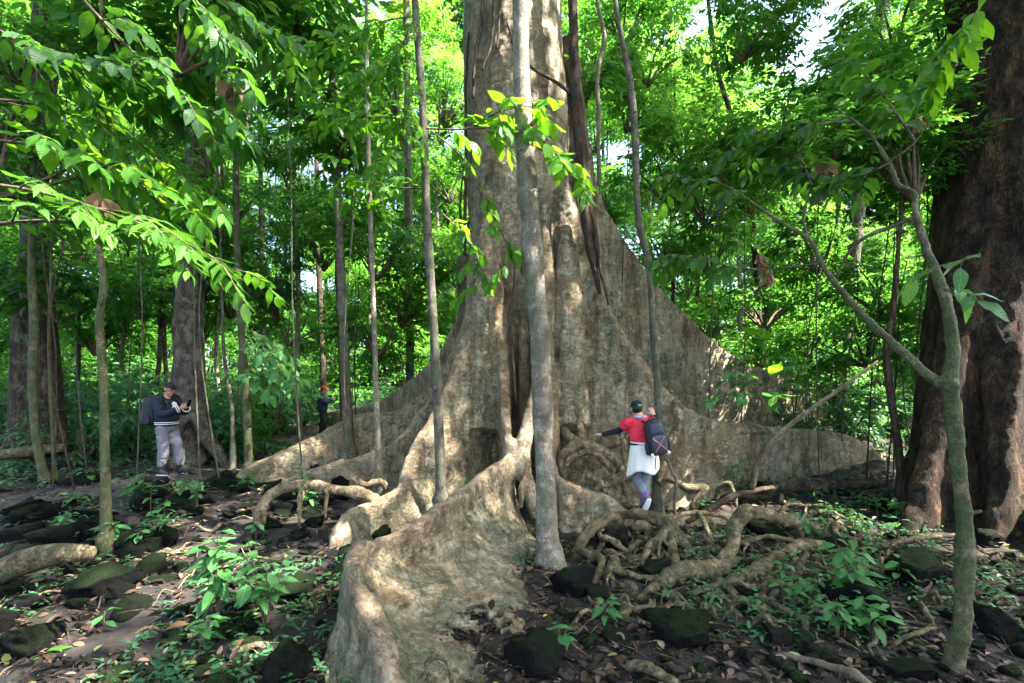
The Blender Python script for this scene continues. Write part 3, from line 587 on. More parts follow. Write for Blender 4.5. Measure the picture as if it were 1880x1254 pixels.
SL = [ # name, label, px points base->top, widths, D, D1, bark, crown z
 ('slender_tree', 'straight pale grey slender tree standing before the dark cleft of the giant trunk', [(1008, 1030), (1003, 950), (998, 800), (990, 620), (975, 420), (965, 280), (958, 140), (955, 0)], [44, 38, 36, 36, 36, 34, 30, 28], 5.75, 5.75, 'palebark', 11),
 ('slender_tree', 'dark ringed green-footed sapling rising behind the crest of the front root', [(810, 925), (806, 800), (796, 600), (784, 400), (776, 200), (762, 0)], [20, 19, 17, 16, 14, 13], 6.9, 6.9, 'greybark', 11),
 ('slender_tree', 'thin grey tree with dark foot growing beside the long left root', [(642, 838), (636, 720), (629, 560), (622, 400), (612, 200), (604, 0)], [22, 17, 16, 14, 12, 10], 9.3, 9.3, 'greybark', 13),
 ('slender_tree', 'very thin pale pole sapling between the left buttress roots', [(697, 898), (692, 760), (687, 600), (681, 430), (676, 250), (672, 0)], [11, 10, 9, 9, 8, 6], 7.6, 7.6, 'palebark', 11),
 ('slender_tree', 'straight grey trunk seen behind the left back buttress', [(753, 720), (752, 560), (750, 380), (747, 180), (746, 0)], [16, 15, 14, 13, 12], 14.5, 14.5, 'greybark', 18),
 ('slender_tree', 'mottled thin tree by the path end of the log-like root', [(458, 855), (450, 700), (440, 560), (434, 400), (432, 240), (428, 60)], [15, 13, 12, 11, 10, 8], 9.2, 9.2, 'greenbark', 12),
 ('slender_tree', 'bent greenish sapling on the rocks below the path', [(196, 990), (193, 850), (190, 700), (183, 590), (190, 520), (178, 400), (182, 250)], [18, 15, 14, 15, 12, 9, 6], 6.0, 6.0, 'greenbark', 8),
 ('slender_tree', 'leaning brown sapling in front of the dark double trunk', [(82, 882), (66, 800), (60, 700), (63, 600), (58, 480), (66, 330)], [15, 13, 14, 14, 12, 9], 8.6, 8.6, 'greenbark', 11),
 ('slender_tree', 'thin wavering sapling beside the leaning brown sapling', [(101, 880), (96, 780), (92, 700), (90, 600), (94, 480)], [7, 6, 6, 5, 4], 8.8, 8.8, 'greenbark', 9),
 ('slender_tree', 'thin stem rising between the path and the reddish tree', [(428, 828), (425, 740), (412, 660), (408, 560), (404, 420)], [8, 7, 6, 5, 4], 9.8, 9.8, 'greybark', 11),
 ('slender_tree', 'winding grey stem climbing behind the hiker in red', [(1206, 930), (1206, 850), (1208, 730), (1200, 620), (1192, 490), (1172, 400), (1166, 250), (1158, 160), (1140, 60), (1128, -10)], [18, 16, 14, 13, 13, 13, 13, 12, 10, 9], 7.7, 7.7, 'greybark', 12),
 ('slender_tree', 'leaning grey tree at the edge of the bright right thicket', [(1538, 770), (1548, 640), (1566, 480), (1580, 330), (1592, 200), (1622, 0)], [28, 26, 24, 22, 22, 20], 13.0, 13.0, 'greybark', 18),
 ('slender_tree', 'short dark stem beside the foot of the huge dark trunk', [(1657, 890), (1646, 800), (1632, 700), (1628, 640), (1640, 560)], [15, 14, 12, 12, 9], 7.9, 7.9, 'vine', 5),
 ('slender_tree', 'dark slim trunk carrying the leaves against the bright gap', [(1392, 760), (1392, 560), (1386, 460), (1372, 330), (1345, 220), (1318, 130), (1300, 0)], [12, 12, 11, 11, 9, 8, 6], 12.5, 12.5, 'vine', 14),
 ('slender_tree', 'dark slim trunk behind the hiker with the red cap', [(597, 770), (592, 660), (588, 560), (583, 400), (580, 200)], [12, 11, 10, 9, 7], 19.5, 19.5, 'vine', 20),
 ('slender_tree', 'brown slim trunk between the path and the red-capped hiker', [(486, 790), (484, 680), (481, 560), (480, 400), (476, 200)], [12, 11, 10, 9, 7], 15.5, 15.5, 'brownbark', 20),
 ('slender_tree', 'grey trunk close behind the thin tree with the dark foot', [(633, 785), (628, 640), (622, 500), (620, 300), (615, 100)], [16, 14, 13, 12, 10], 12.2, 12.2, 'vine', 16),
]
crown_rng = np.random.default_rng(77)
def put_crown(root, meshes, p, s, z_=None):
    g = crown_rng; me = meshes[g.integers(len(meshes))]
    o = link('crown', me, root, Vector(p)-root.location, (g.normal(0, .12), g.normal(0, .12), g.uniform(0, 6.28)), (s*g.uniform(.9, 1.1), s*g.uniform(.9, 1.1), s*g.uniform(.8, 1.05)))
    return o
for k, (nm, lab, pts, w, D, D1, bk, cz_) in enumerate(SL):
    V, Fq, C = trunk_tube(pts, w, D, cz_, seed=k*3.1, D1=D1)
    rt = empty(nm, (C[1][0], C[1][1], h1(C[1][0], C[1][1])), lab, 'tree'); part('trunk', V, Fq, M[bk], rt)
    put_crown(rt, CROWN, C[-1]+np.array([0, 0, .4]), .5)
# the reddish tree behind the hiker on the path
def big_tree(name, label, solids_, mat, loc, voxel, amp, crown=None, cs=1.6, grain=3.0):
    V, Fq = merge(solids_); W, Q, N = remesh(V, Fq, voxel, 2)
    W = W+N*(amp*fbm(W*np.array([grain, grain, grain*.35]), 4, 12))[:, None]
    rt = empty(name, loc, label, 'tree'); part('trunk', W, Q, M[mat], rt)
    for c in crown or []: put_crown(rt, CROWN, c, cs)
    return rt
D = 10.3; sc = 1/F*D
def px3(l, d=D): return [P3(a, b, d) for a, b in l]
big_tree('forked_tree', 'stout reddish-grey tree with root flares beside the path', [
    tube(px3([(344, 890), (345, 800), (347, 700), (346, 600), (352, 480), (362, 330), (368, 230), (382, 130), (402, 55), (420, -40), (430, -300), (440, -700)]), [.36, .30, .27, .26, .25, .23, .22, .2, .19, .17, .15, .1], n=70, seg=16),
    tube(px3([(402, 70), (430, 45), (480, 35), (540, 60), (575, 68)]), [.17, .14, .11, .08, .05], seg=10),
    tube(px3([(330, 640), (324, 720), (335, 800), (330, 860)]), [.10, .13, .17, .17], seg=10), tube(px3([(360, 560), (364, 700), (358, 800), (372, 850)]), [.10, .13, .15, .12], seg=10),
    tube(px3([(362, 760), (385, 810), (410, 845), (420, 870)], 10.1), [.18, .14, .09, .06], seg=8), tube(px3([(330, 770), (318, 820), (322, 880)], 9.9), [.16, .14, .1], seg=8)],
    'redbark', (-6.65, 10.3, 0), .035, .03, [P3(470, -450, 10.3), P3(420, -800, 10.3)], 1.3)
D = 13.5
big_tree('double_trunk_tree', 'dark brown double-trunked tree at the forest edge left of the path', [
    tube(px3([(48, 830), (50, 760), (52, 640), (56, 540), (62, 400), (70, 250), (80, 120), (84, 0), (90, -400)]), [.36, .3, .26, .24, .22, .24, .26, .22, .15], n=60, seg=14), tube(px3([(88, 830), (84, 740), (78, 640), (75, 520), (72, 380)]), [.38, .32, .26, .2, .12], seg=14),
    tube(px3([(100, 760), (115, 800), (135, 830)]), [.15, .1, .06], seg=8)], 'brownbark', (-13, 13.5, 0), .045, .04, [P3(90, -450, 13.5)], 1.6)
# huge dark trunk on the right
D = 7.9
big_tree('huge_dark_tree', 'huge dark flaky-barked trunk at the forest edge beside the forked sapling', [
    tube([P3(1835, 1090, 7.75), P3(1838, 960, 7.8), P3(1850, 850, 7.9), P3(1862, 700, 8), P3(1870, 500, 8), P3(1885, 250, 8), P3(1892, 0, 8), P3(1895, -500, 8), P3(1895, -900, 8)], [1.45, 1.32, 1.24, 1.17, 1.1, 1.06, 1.03, .95, .85], n=70, seg=32),
    fin([(1800, 330, 7.7, .3, .4, .4), (1745, 600, 7.4, .2, .3, .3), (1715, 760, 7.2, .15, .35, .3), (1690, 880, 7.0, .12, .4, .3), (1664, 960, 6.9, .1, .35, .25), (1640, 1010, 6.8, .06, .15, .15)], p=1.8),
    fin([(1860, 300, 7.6, .3, .4, .4), (1848, 560, 7.1, .22, .35, .35), (1838, 760, 6.8, .16, .35, .35), (1832, 900, 6.6, .12, .3, .3), (1828, 1000, 6.45, .06, .15, .15)], p=1.6),
    fin([(1920, 700, 7.2, .3, .4, .4), (1930, 900, 6.4, .2, .4, .4), (1900, 1080, 5.3, .12, .3, .3), (1850, 1190, 4.6, .08, .2, .2)], p=1.4)],
    'hugebark', (8, 7.9, -.2), .05, .07, [P3(1900, -1000, 8)], 2.2, 3.2)
# forked green sapling on the right
def forked():
    D = 3.75; s = []
    s.append(trunk_tube([(1747, 1262), (1765, 1130), (1773, 1000), (1762, 880), (1752, 780), (1742, 700)], [34, 30, 27, 26, 26, 29], D, seg=14, lump=.10)[:2])
    def lim(l, w, d0=D, d1=None):
        dd = np.linspace(d0, d1 or d0, len(l)); pp = [P3(a, b, q) for (a, b), q in zip(l, dd)]
        return tube(pp, [x/2/F*D for x in np.interp(np.linspace(0, 1, len(l)), np.linspace(0, 1, len(w)), w)], n=len(l)*6, seg=10)
    s.append(lim([(1742, 712), (1750, 640), (1738, 560), (1722, 510), (1698, 450), (1680, 390), (1678, 355), (1648, 338), (1632, 300), (1600, 250), (1568, 222), (1520, 190)], [25, 22, 20, 18, 15, 12, 11, 10, 9, 7, 5, 3], D, 4.4))
    s.append(lim([(1745, 712), (1705, 690), (1655, 645), (1600, 595), (1550, 540), (1512, 490), (1486, 440), (1440, 412), (1400, 385), (1340, 345), (1310, 330)], [22, 19, 17, 15, 13, 12, 10, 8, 7, 4, 2], D, 4.8))
    s.append(lim([(1682, 400), (1640, 415), (1590, 435), (1560, 462), (1540, 500), (1520, 540)], [11, 9, 8, 7, 5, 2], 3.95, 4.3))
    s.append(lim([(1486, 440), (1475, 400), (1490, 340), (1500, 300)], [8, 6, 4, 2], 4.4, 4.6))
    s.append(lim([(1500, 485), (1440, 492), (1390, 495), (1340, 490)], [6, 5, 4, 2], 4.3, 4.6))
    s.append(lim([(1630, 298), (1680, 260), (1740, 170)], [6, 5, 2], 4.2, 4.1))
    s.append(lim([(1440, 412), (1390, 402), (1330, 405)], [5, 4, 2], 4.5, 4.7))
    return s
FS = forked(); V, Fq = merge(FS); W, Q, N = remesh(V, Fq, .009, 2)
FK = empty('forked_sapling', tuple(P3(1747, 1262, 3.75)*np.array([1, 1, 0])+np.array([0, 0, h1(3.3, 3.75)])), 'mottled green forked sapling with bare crooked limbs before the huge dark trunk', 'tree')
part('trunk', W+N*(.006*fbm(W*14, 3, 4))[:, None], Q, M['greenbark'], FK)
#==SECTION near foliage
# ------------------------------------------------------------------ leaf sprays one can pick leaves from
def leaf_template(name, mat, aspect, droop, seed, fold=.10):
    u = np.array([0, .07, .16, .3, .45, .6, .76, .89, 1.0]); w = np.array([.02, .30, .58, .86, 1.0, .95, .70, .33, .015])*aspect*.5; V = []
    for a, b_ in zip(u, w):
        z = -droop*a*a+.03*math.sin(a*9+seed)
        V += [(a, b_, z+fold*b_+.012*math.sin(a*22+seed)), (a, 0, z), (a, -b_, z+fold*b_+.012*math.cos(a*20+seed))]
    V = np.array(V); Fq = []
    for k in range(len(u)-1):
        a = k*3; Fq += [(a, a+3, a+4, a+1), (a+1, a+4, a+5, a+2)]
    return mesh(name, V, np.array(Fq), mat, attr={'rnd': np.full(len(V), .5)})
BIGLEAF = [leaf_template('leaf', M['leafbig'], .40, .16+.10*k, k) for k in range(3)]
OBOV = [leaf_template('leaf', M['leafbig'], .46, .10+.12*k, k+5) for k in range(3)]
M['leafdarkbig'] = leafmat('dark_broad_leaf', (.010, .042, .008), (.020, .075, .012), (.042, .125, .018), (.09, .27, .015), .38, .45, inst=.6, veins=True)
DARKLEAF = [leaf_template('leaf', M['leafdarkbig'], .42, .2+.12*k, k+9) for k in range(2)]
M['leaflime'] = leafmat('lime_leaf', (.022, .085, .008), (.045, .15, .012), (.09, .23, .02), (.11, .30, .02), .40, .45, inst=.6, veins=True)
BRIGHTLEAF = [leaf_template('leaf', M['leaflime'], .36, .15+.1*k, k+12) for k in range(3)]
PLANTLEAF = [leaf_template('leaf', M['leafplant'], .44, .18+.12*k, k+15) for k in range(3)]
DRYLEAF = [leaf_template('leaf', M['leafdry'], .42, .35-.2*k, k+20, .5) for k in range(3)]
lg = np.random.default_rng(31)
def orient(d, n):
    d = Vector(d).normalized(); n = Vector(n); s = n.cross(d).normalized(); u = d.cross(s)
    return Matrix((d, s, u)).transposed().to_euler()
def put_leaf(root, meshes, p, d, n, L, wf=1.0):
    o = link('leaf', meshes[int(lg.integers(len(meshes)))], root, Vector(p)-root.location, orient(d, n), (L, L*wf*lg.uniform(.85, 1.15), L)); return o
def spray(root, pts, nleaf, L, meshes, droop=.4, start=.12, r=(.012, .003), whorl=False, up=1.0, jit=.35, wood='twig', stem=True, fork=0):
    C = catmull(np.array(pts), 30)
    if stem: 
        V, Fq = tube(C[::3], np.linspace(r[0], r[1], len(C[::3])), n=24, seg=6); part('twig', V, Fq, M[wood], root)
    T = unit(np.gradient(C, axis=0))
    for k in range(nleaf):
        t = start+(1-start)*(k+.5)/nleaf; q = min(28, int(t*29)); p = C[q]+(C[q+1]-C[q])*(t*29-q); tt = T[q]
        side = np.cross(tt, [0, 0, 1.]); side /= max(np.linalg.norm(side), 1e-6); sg = 1 if k % 2 else -1
        d = side*sg*(1-.7*t**4)+tt*(.5+.6*t)+lg.normal(0, jit*.6, 3); d[2] -= droop*lg.uniform(.3, 1.4)
        n = np.array([0, 0, up])+lg.normal(0, jit, 3)
        put_leaf(root, meshes, p, d, n, L*lg.uniform(.65, 1.15)*(1-.25*max(0, t-.85)/.15))
def px_pts(l, D0, D1=None):
    dd = np.linspace(D0, D1 or D0, len(l)); return [P3(a, b, q) for (a, b), q in zip(l, dd)]
def spray_thing(name, label, sprays, cat='branch', group=None):
    p0 = sprays[0][0][0]; rt = empty(name, tuple(p0), label, cat, group)
    for a in sprays: spray(rt, *a[:4], **(a[4] if len(a) > 4 else {}))
    return rt
def sub(pts, k, length, meshes_n, spread=.8, dz=-.15):
    """side twigs off a main branch"""
    C = catmull(np.array(pts), 30); out = []
    for j in range(k):
        q = int(4+24*j/max(1, k-1)); t = C[min(q+1, 29)]-C[q]; t /= max(np.linalg.norm(t), 1e-6); s = np.cross(t, [0, 0, 1.]); s /= max(np.linalg.norm(s), 1e-6)
        d = t*.7+s*(spread if j % 2 else -spread)+np.array([0, 0, lg.uniform(-.35, .2)]); d /= np.linalg.norm(d); l = length*lg.uniform(.7, 1.2)
        out.append([C[q], C[q]+d*l*.5+np.array([0, 0, .02]), C[q]+d*l+np.array([0, 0, dz*l])])
    return out
def leafy(name, label, mains, nsub, sl, L, meshes, nl=9, droop=.4, **k):
    sp = []
    for m_ in mains:
        sp.append((m_, nl, L, meshes, dict(droop=droop, start=.35, **k)))
        for s in sub(m_, nsub, sl, None): sp.append((s, nl, L, meshes, dict(droop=droop, r=(.006, .002), **k)))
    return spray_thing(name, label, sp)
leafy('leafy_branch', 'long sunlit branch of narrow bright leaves reaching in from the left', [px_pts([(-80, 330), (60, 350), (200, 390), (330, 440), (440, 500)], 3.0, 3.5), px_pts([(-80, 420), (80, 405), (220, 420), (360, 470)], 3.1, 3.4)], 11, .5, .175, BRIGHTLEAF, 12, .14, jit=.24)
leafy('leafy_branch', 'shaded leafy branch above the sunlit left branch', [px_pts([(-80, 250), (80, 270), (220, 320), (330, 380)], 3.3, 3.8), px_pts([(20, 60), (120, 120), (190, 200), (230, 290)], 3.8, 4.0), px_pts([(-80, 180), (60, 190), (180, 230), (300, 300), (380, 360)], 3.6, 4.2)], 10, .5, .19, BIGLEAF, 11, .22, jit=.28)
leafy('leafy_branch', 'dark big-leaved branch hanging from the upper left corner', [px_pts([(-60, 20), (60, 90), (160, 130), (260, 150)], 3.2, 3.6), px_pts([(100, -60), (190, 40), (260, 110), (340, 180), (420, 230)], 3.4, 3.9)], 9, .5, .2, DARKLEAF, 10, .35, jit=.3)
leafy('leafy_branch', 'broad dark leaves hanging above the reddish tree', [px_pts([(330, -60), (370, 20), (410, 80), (450, 160)], 3.6, 3.9), px_pts([(360, -50), (440, 30), (520, 90)], 4.0, 4.4)], 7, .4, .2, DARKLEAF, 9, .45)
leafy('leafy_branch', 'broad green leaf spray across the pale giant trunk', [px_pts([(782, 236), (860, 236), (905, 210), (960, 195), (1010, 200)], 6.3, 5.3), px_pts([(860, 236), (920, 235), (980, 250), (1030, 290)], 5.9, 5.4)], 6, .36, .24, OBOV, 8, .35)
leafy('leafy_branch', 'drooping leafy twig in front of the giant trunk below the broad spray', [px_pts([(790, 240), (840, 280), (880, 340), (905, 400), (930, 450), (925, 500)], 6.2, 5.6), px_pts([(800, 380), (850, 430), (880, 480), (870, 530)], 6.4, 5.8)], 6, .32, .2, OBOV, 7, .7)
leafy('leafy_branch', 'small tuft of broad leaves by the dark vine on the trunk', [px_pts([(985, 270), (1040, 300), (1062, 320), (1075, 350)], 5.7, 5.6)], 4, .22, .24, OBOV, 6, .6)
leafy('leafy_branch', 'leafy side branch spreading left from the dark ringed sapling', [px_pts([(783, 345), (735, 345), (690, 340), (640, 320)], 6.9, 6.4), px_pts([(775, 235), (720, 215), (660, 215), (600, 200)], 6.9, 6.3), px_pts([(770, 130), (745, 200), (735, 260), (700, 300)], 6.9, 6.6)], 9, .6, .19, BIGLEAF, 10, .35)
leafy('leafy_branch', 'upper leafy branches around the dark ringed sapling', [px_pts([(765, 30), (700, 40), (630, 70), (560, 80)], 6.9, 6.2), px_pts([(768, 20), (720, 110), (660, 150)], 6.9, 6.6)], 9, .6, .19, BIGLEAF, 10, .35)
leafy('leafy_branch', 'dark leaves crowding the limbs of the forked sapling', [px_pts([(1568, 222), (1500, 230), (1430, 250), (1380, 270)], 4.4, 4.9), px_pts([(1632, 300), (1590, 320), (1540, 330), (1480, 320)], 4.2, 4.7), px_pts([(1680, 260), (1640, 200), (1600, 150), (1560, 120)], 4.2, 4.5)], 7, .42, .2, DARKLEAF, 9, .45)
leafy('leafy_branch', 'sparse leafy twigs on the low limbs of the forked sapling', [px_pts([(1400, 385), (1340, 345), (1290, 330), (1240, 340)], 4.6, 5.0), px_pts([(1390, 495), (1340, 490), (1280, 470), (1230, 480)], 4.5, 4.9), px_pts([(1490, 340), (1470, 290), (1440, 250)], 4.5, 4.8)], 6, .4, .19, DARKLEAF, 8, .5)
leafy('leafy_branch', 'leafy branch tip hanging beside the top of the huge dark trunk', [px_pts([(1850, -60), (1800, 10), (1770, 60), (1740, 90)], 4.0, 4.2), px_pts([(1760, 60), (1720, 110), (1690, 170), (1640, 180)], 4.3, 4.6)], 5, .3, .25, BIGLEAF, 7, .5)
leafy('leafy_branch', 'pale blue-green leaf sprig on the forked sapling fork', [px_pts([(1790, 470), (1760, 480), (1720, 490), (1690, 500)], 3.5, 3.6), px_pts([(1735, 530), (1745, 535), (1770, 542)], 3.6, 3.5)], 2, .14, .2, PLANTLEAF, 3, .2)
leafy('leafy_branch', 'low leafy sprays of the sapling behind the path', [px_pts([(455, 640), (490, 660), (520, 680), (545, 700)], 8.6, 8.3), px_pts([(450, 600), (480, 620), (510, 645)], 8.8, 8.5), px_pts([(450, 680), (475, 690), (505, 710)], 8.8, 8.5)], 6, .45, .24, PLANTLEAF, 8, .4)
leafy('leafy_branch', 'pale leafy twigs before the tail of the right buttress', [px_pts([(1420, 770), (1390, 730), (1350, 720), (1300, 735)], 8.2, 7.9), px_pts([(1410, 740), (1380, 700), (1340, 690)], 8.4, 8.1), px_pts([(1420, 750), (1440, 700), (1450, 670)], 8.4, 8.4)], 5, .35, .19, PLANTLEAF, 8, .25)
leafy('leafy_branch', 'big dark leaves rising beside the right back buttress', [px_pts([(1420, 760), (1415, 700), (1405, 650), (1400, 620)], 8.0, 8.0)], 2, .2, .36, OBOV, 5, .3)
#==SECTION plants
def seedling(px, py, hh, nst, nl, L, label, group=None, meshes=PLANTLEAF, Dd=None, spread=.25, whorls=True):
    D = Dd or gp(px, py); b = P3(px, py, D); b[2] = h1(b[0], b[1])+.02; rt = empty('seedling_plant', tuple(b), label, 'plant', group)
    for s in range(nst):
        a = lg.uniform(0, 6.28) if nst > 1 else 0; q = spread*lg.uniform(.3, 1) if nst > 1 else .05*hh
        h_ = hh*lg.uniform(.75, 1.05); top = b+np.array([math.cos(a)*q, math.sin(a)*q, h_]); mid = b+np.array([math.cos(a)*q*.4, math.sin(a)*q*.4, h_*.55])
        V, Fq = tube([b-np.array([0, 0, .08]), mid, top], [.008, .006, .003], n=12, seg=5); part('stem', V, Fq, M['twig'], rt)
        C = catmull(np.array([b, mid, top]), 20)
        for k in range(nl):
            t = .3+.7*(k+1)/nl; p = C[min(19, int(t*19))]; aa = k*2.4+a+lg.normal(0, .2); r = L*lg.uniform(.7, 1.1)*(1 if t < .95 else .8)
            d = np.array([math.cos(aa), math.sin(aa), lg.uniform(-.25, .35)]); n = np.array([-.5*d[0]*0+lg.normal(0, .2), lg.normal(0, .2)-.15, 1.])
            put_leaf(rt, meshes, p+d*.015, d, n, r)
    return rt
seedling(400, 1150, .80, 4, 13, .21, 'tall sunlit seedling with pale glossy leaves among the black rocks', spread=.16)
seedling(488, 1150, .68, 5, 11, .19, 'bushy green seedling beside the tall sunlit seedling', spread=.3)
seedling(365, 1190, .28, 2, 6, .17, 'low seedling at the foot of the tall sunlit seedling', spread=.1)
seedling(1575, 1130, .72, 5, 10, .18, 'leafy blue-green seedling on the rocks before the huge dark trunk', spread=.24)
seedling(1600, 1175, .35, 2, 7, .16, 'lower shoots of the blue-green seedling by the forked sapling', spread=.15)
seedling(1030, 1190, .2, 2, 6, .14, 'small bright seedling at the foot of the folded front root', spread=.08)
seedling(1110, 1140, .2, 2, 7, .15, 'small dark-leaved seedling between black rocks and thin roots', spread=.08)
seedling(672, 985, .36, 2, 7, .16, 'seedling with hanging leaves behind the crest of the front root', spread=.08)
seedling(720, 945, .3, 2, 6, .15, 'seedling growing from the foot of the left front buttress', spread=.1)
seedling(250, 920, .4, 4, 8, .16, 'leafy seedling cluster on the bank under the path', spread=.3)
seedling(215, 1000, .3, 3, 6, .15, 'small seedling at the foot of the bent greenish sapling', spread=.2)
seedling(110, 985, .3, 2, 6, .16, 'seedling among rocks left of the bent sapling', spread=.15)
seedling(245, 1010, .28, 2, 6, .15, 'seedling between the black rocks and the bent greenish sapling', spread=.2)
seedling(505, 860, .45, 3, 9, .17, 'leafy seedling before the log-like left root', spread=.2)
seedling(555, 900, .35, 3, 8, .16, 'seedling sprouting by the arched pale root', spread=.22)
seedling(190, 1165, .18, 1, 4, .14, 'tiny two-leaved seedling in bare soil', spread=.05)
seedling(1350, 780, .55, 3, 8, .2, 'pale-leaved shrub shoot before the right buttress wall', Dd=8.6, spread=.4)
seedling(1270, 880, .3, 3, 7, .15, 'green seedling at the feet of the hiker in red', Dd=7.6, spread=.2)
seedling(1480, 905, .22, 3, 6, .13, 'little seedling among the litter right of the root tangle', spread=.2)
seedling(1360, 930, .2, 2, 5, .13, 'little seedling behind the arching root', Dd=7.2, spread=.1)
pg = np.random.default_rng(8)
for k in range(78):       # low seedlings strewn left and right
    if k < 22: px, py = pg.uniform(0, 600), pg.uniform(800, 1000)
    elif k < 50: px, py = pg.uniform(0, 640), pg.uniform(785, 925)
    else: px, py = pg.uniform(1350, 1660), pg.uniform(830, 1200)
    D = gp(px, py)
    if px < 460 and pathdist((px-HX)/F*D, D) < .6: continue
    seedling(px, py, pg.uniform(.15, .4), int(pg.integers(1, 4)), 7, pg.uniform(.11, .19), 'low green seedling '+('scattered beside the path and its rocky bank' if px < 900 else 'scattered in the leaf litter before the huge dark trunk'), 'low seedlings on the forest floor', spread=.15)
#==SECTION background
# ------------------------------------------------------------------ the forest behind
bgr = np.random.default_rng(2024)
GAPS = [(1480, 20, 120), (1430, 110, 80), (560, 290, 60), (700, 20, 30)]
def in_gap(p, r):
    px = HX+p[0]/p[1]*F; py = HY-(p[2]-CZ)/p[1]*F; rp = r/p[1]*F
    return any(abs(px-a)+abs(py-b_) < q+rp*.55 for a, b_, q in GAPS)
TRUNKV = []
for k in range(5):
    n = 9; z = np.linspace(0, 1, n); g = np.random.default_rng(300+k)
    C = np.stack([np.cumsum(g.normal(0, .006, n)), np.cumsum(g.normal(0, .006, n)), z], 1); 
    V, Fq = tube(C*np.array([20, 20, 20]), np.linspace(.16, .07, n), n=40, seg=9); V[:, :2] *= 1+.1*fbm(V*2, 2, k)[:, None]*0
    TRUNKV.append((V, Fq))
TM = [mesh('trunk', V, Fq, M[b_]) for (V, Fq) in TRUNKV[:2] for b_ in ('greybark', 'brownbark', 'palebark')]+[mesh('trunk', *TRUNKV[2+k], M[b_]) for k, b_ in enumerate(('greybark', 'greenbark', 'vine'))]
KINDS = [('slim forest tree with grey trunk and dark leaves in the background thicket', 'background trees behind the giant tree'),
         ('tall far tree of the pale green wood closing the view', 'tall trees closing the view'),
         ('young bright green tree in the sunny gap behind the giant tree', 'young trees in the sunny gap')]
def bg_tree(x, y, h_, wide, lo, kind, ncr, cs, meshes, rt_scale=1.0):
    z = h1(x, y); crowns = []
    for c in range(ncr):
        zz = lo+(h_-lo)*(c+.5)/ncr+bgr.normal(0, .4); a = bgr.uniform(0, 6.28); q = cs*bgr.uniform(.2, 1.2); s = cs*bgr.uniform(.75, 1.2)
        if not in_gap(np.array([x+math.cos(a)*q, y+math.sin(a)*q, z+zz]), 2.4*s): crowns.append((a, q, zz, s))
    if not crowns: return
    rz = bgr.uniform(0, 6.28); rt = empty('forest_tree', (x, y, z-.1), KINDS[kind][0], 'tree', KINDS[kind][1], rz)
    link('trunk', TM[int(bgr.integers(len(TM)))], rt, (0, 0, 0), None, (rt_scale*wide, rt_scale*wide, (max(c[2] for c in crowns)+.3)/20))
    for a, q, zz, s in crowns:
        link('crown', meshes[int(bgr.integers(len(meshes)))], rt, Matrix.Rotation(-rz, 3, 'Z') @ Vector((math.cos(a)*q, math.sin(a)*q, zz)), (bgr.normal(0, .15), bgr.normal(0, .15), bgr.uniform(0, 6.28)), (s, s, s*bgr.uniform(.75, 1)))
def clear_of(px, D): return not (850 < px < 1050 and D < 11) and not (D < 15 and 560 < px < 1440)
n = 0
# mid layer
for k in range(26):
    D = bgr.uniform(12, 18); px = bgr.uniform(-150, 2030)
    if not clear_of(px, D) or (D < 12.5 and 230 < px < 480) or 545 < px < 645: continue
    x = (px-HX)/F*D
    if pathdist(x, D) < .8: continue
    bg_tree(x, D, bgr.uniform(7, 13), .5, bgr.uniform(2.5, 5), 0, 2, .6, CROWN if px < 900 else CROWN[3:])
for k in range(44):       # young trees in the sunny gap beyond
    D = bgr.uniform(20, 32); px = -80+2040*(k+.5)/44+bgr.normal(0, 30); x = (px-HX)/F*D; hh = bgr.uniform(4.5, 11)
    bg_tree(x, D, hh, .6, 1.2, 2, 2 if hh < 7 else 3, .85, CROWN[3:])
for k in range(44):
    D = bgr.uniform(37, 52); px = -100+2080*(k+.5)/44+bgr.normal(0, 20); x = (px-HX)/F*D
    bg_tree(x, D, bgr.uniform(26, 42), 1.3, bgr.uniform(2, 5), 1, 4, 1.85, CROWN[2:])
for k in range(10):
    D = bgr.uniform(22, 30); px = (-80+1000*(k+.5)/5) if k < 5 else (1060+880*(k-5+.5)/5); x = (px+bgr.normal(0, 40)-HX)/F*D
    bg_tree(x, D, bgr.uniform(18, 25), .9, bgr.uniform(9, 11), 0, 2, 1.2, CROWN[1:])
# understory trees whose leaf sprays fill the middle distance
UND = [(120, 150, 8), (40, 300, 8.5), (250, 300, 11.6), (400, 130, 11.5), (480, 100, 8.8), (560, 210, 9.5), (490, 330, 10), (650, 160, 9), (700, 420, 10.5), (665, 420, 11), (130, 480, 10), (300, 500, 11.5), (60, 560, 11), (210, 560, 12), (505, 545, 12.5), (690, 560, 12.5), (770, 330, 12), (760, 120, 12), (740, 250, 11), (250, 30, 9), (420, 430, 11), (30, 60, 9), (620, 40, 10), (90, 400, 9.5), (790, 500, 12.5), (640, 330, 12),
  (1160, 80, 10.5), (1230, 200, 11), (1300, 60, 10), (1250, 330, 11.5), (1330, 420, 12), (1420, 480, 11), (1510, 260, 9.5), (1620, 110, 9), (1650, 320, 9.5), (1560, 400, 10), (1480, 580, 11.5), (1600, 560, 11), (1680, 470, 10), (1300, 540, 13), (1130, 230, 12.5), (1700, 200, 9), (1590, 20, 9.5), (1370, 260, 10.5), (1640, 600, 10), (1190, 430, 13), (1550, 640, 12), (1380, 600, 12.5), (30, 130, 7), (180, 60, 7.5), (340, 240, 8.5), (450, 200, 9), (520, 30, 8), (200, 400, 10.5), (90, 230, 8), (380, 30, 8.5), (1180, 150, 12), (1290, 260, 12), (1220, 20, 11), (1340, 330, 12.5), (1660, 40, 9), (1540, 160, 10), (1700, 380, 9.5), (1440, 400, 12)]
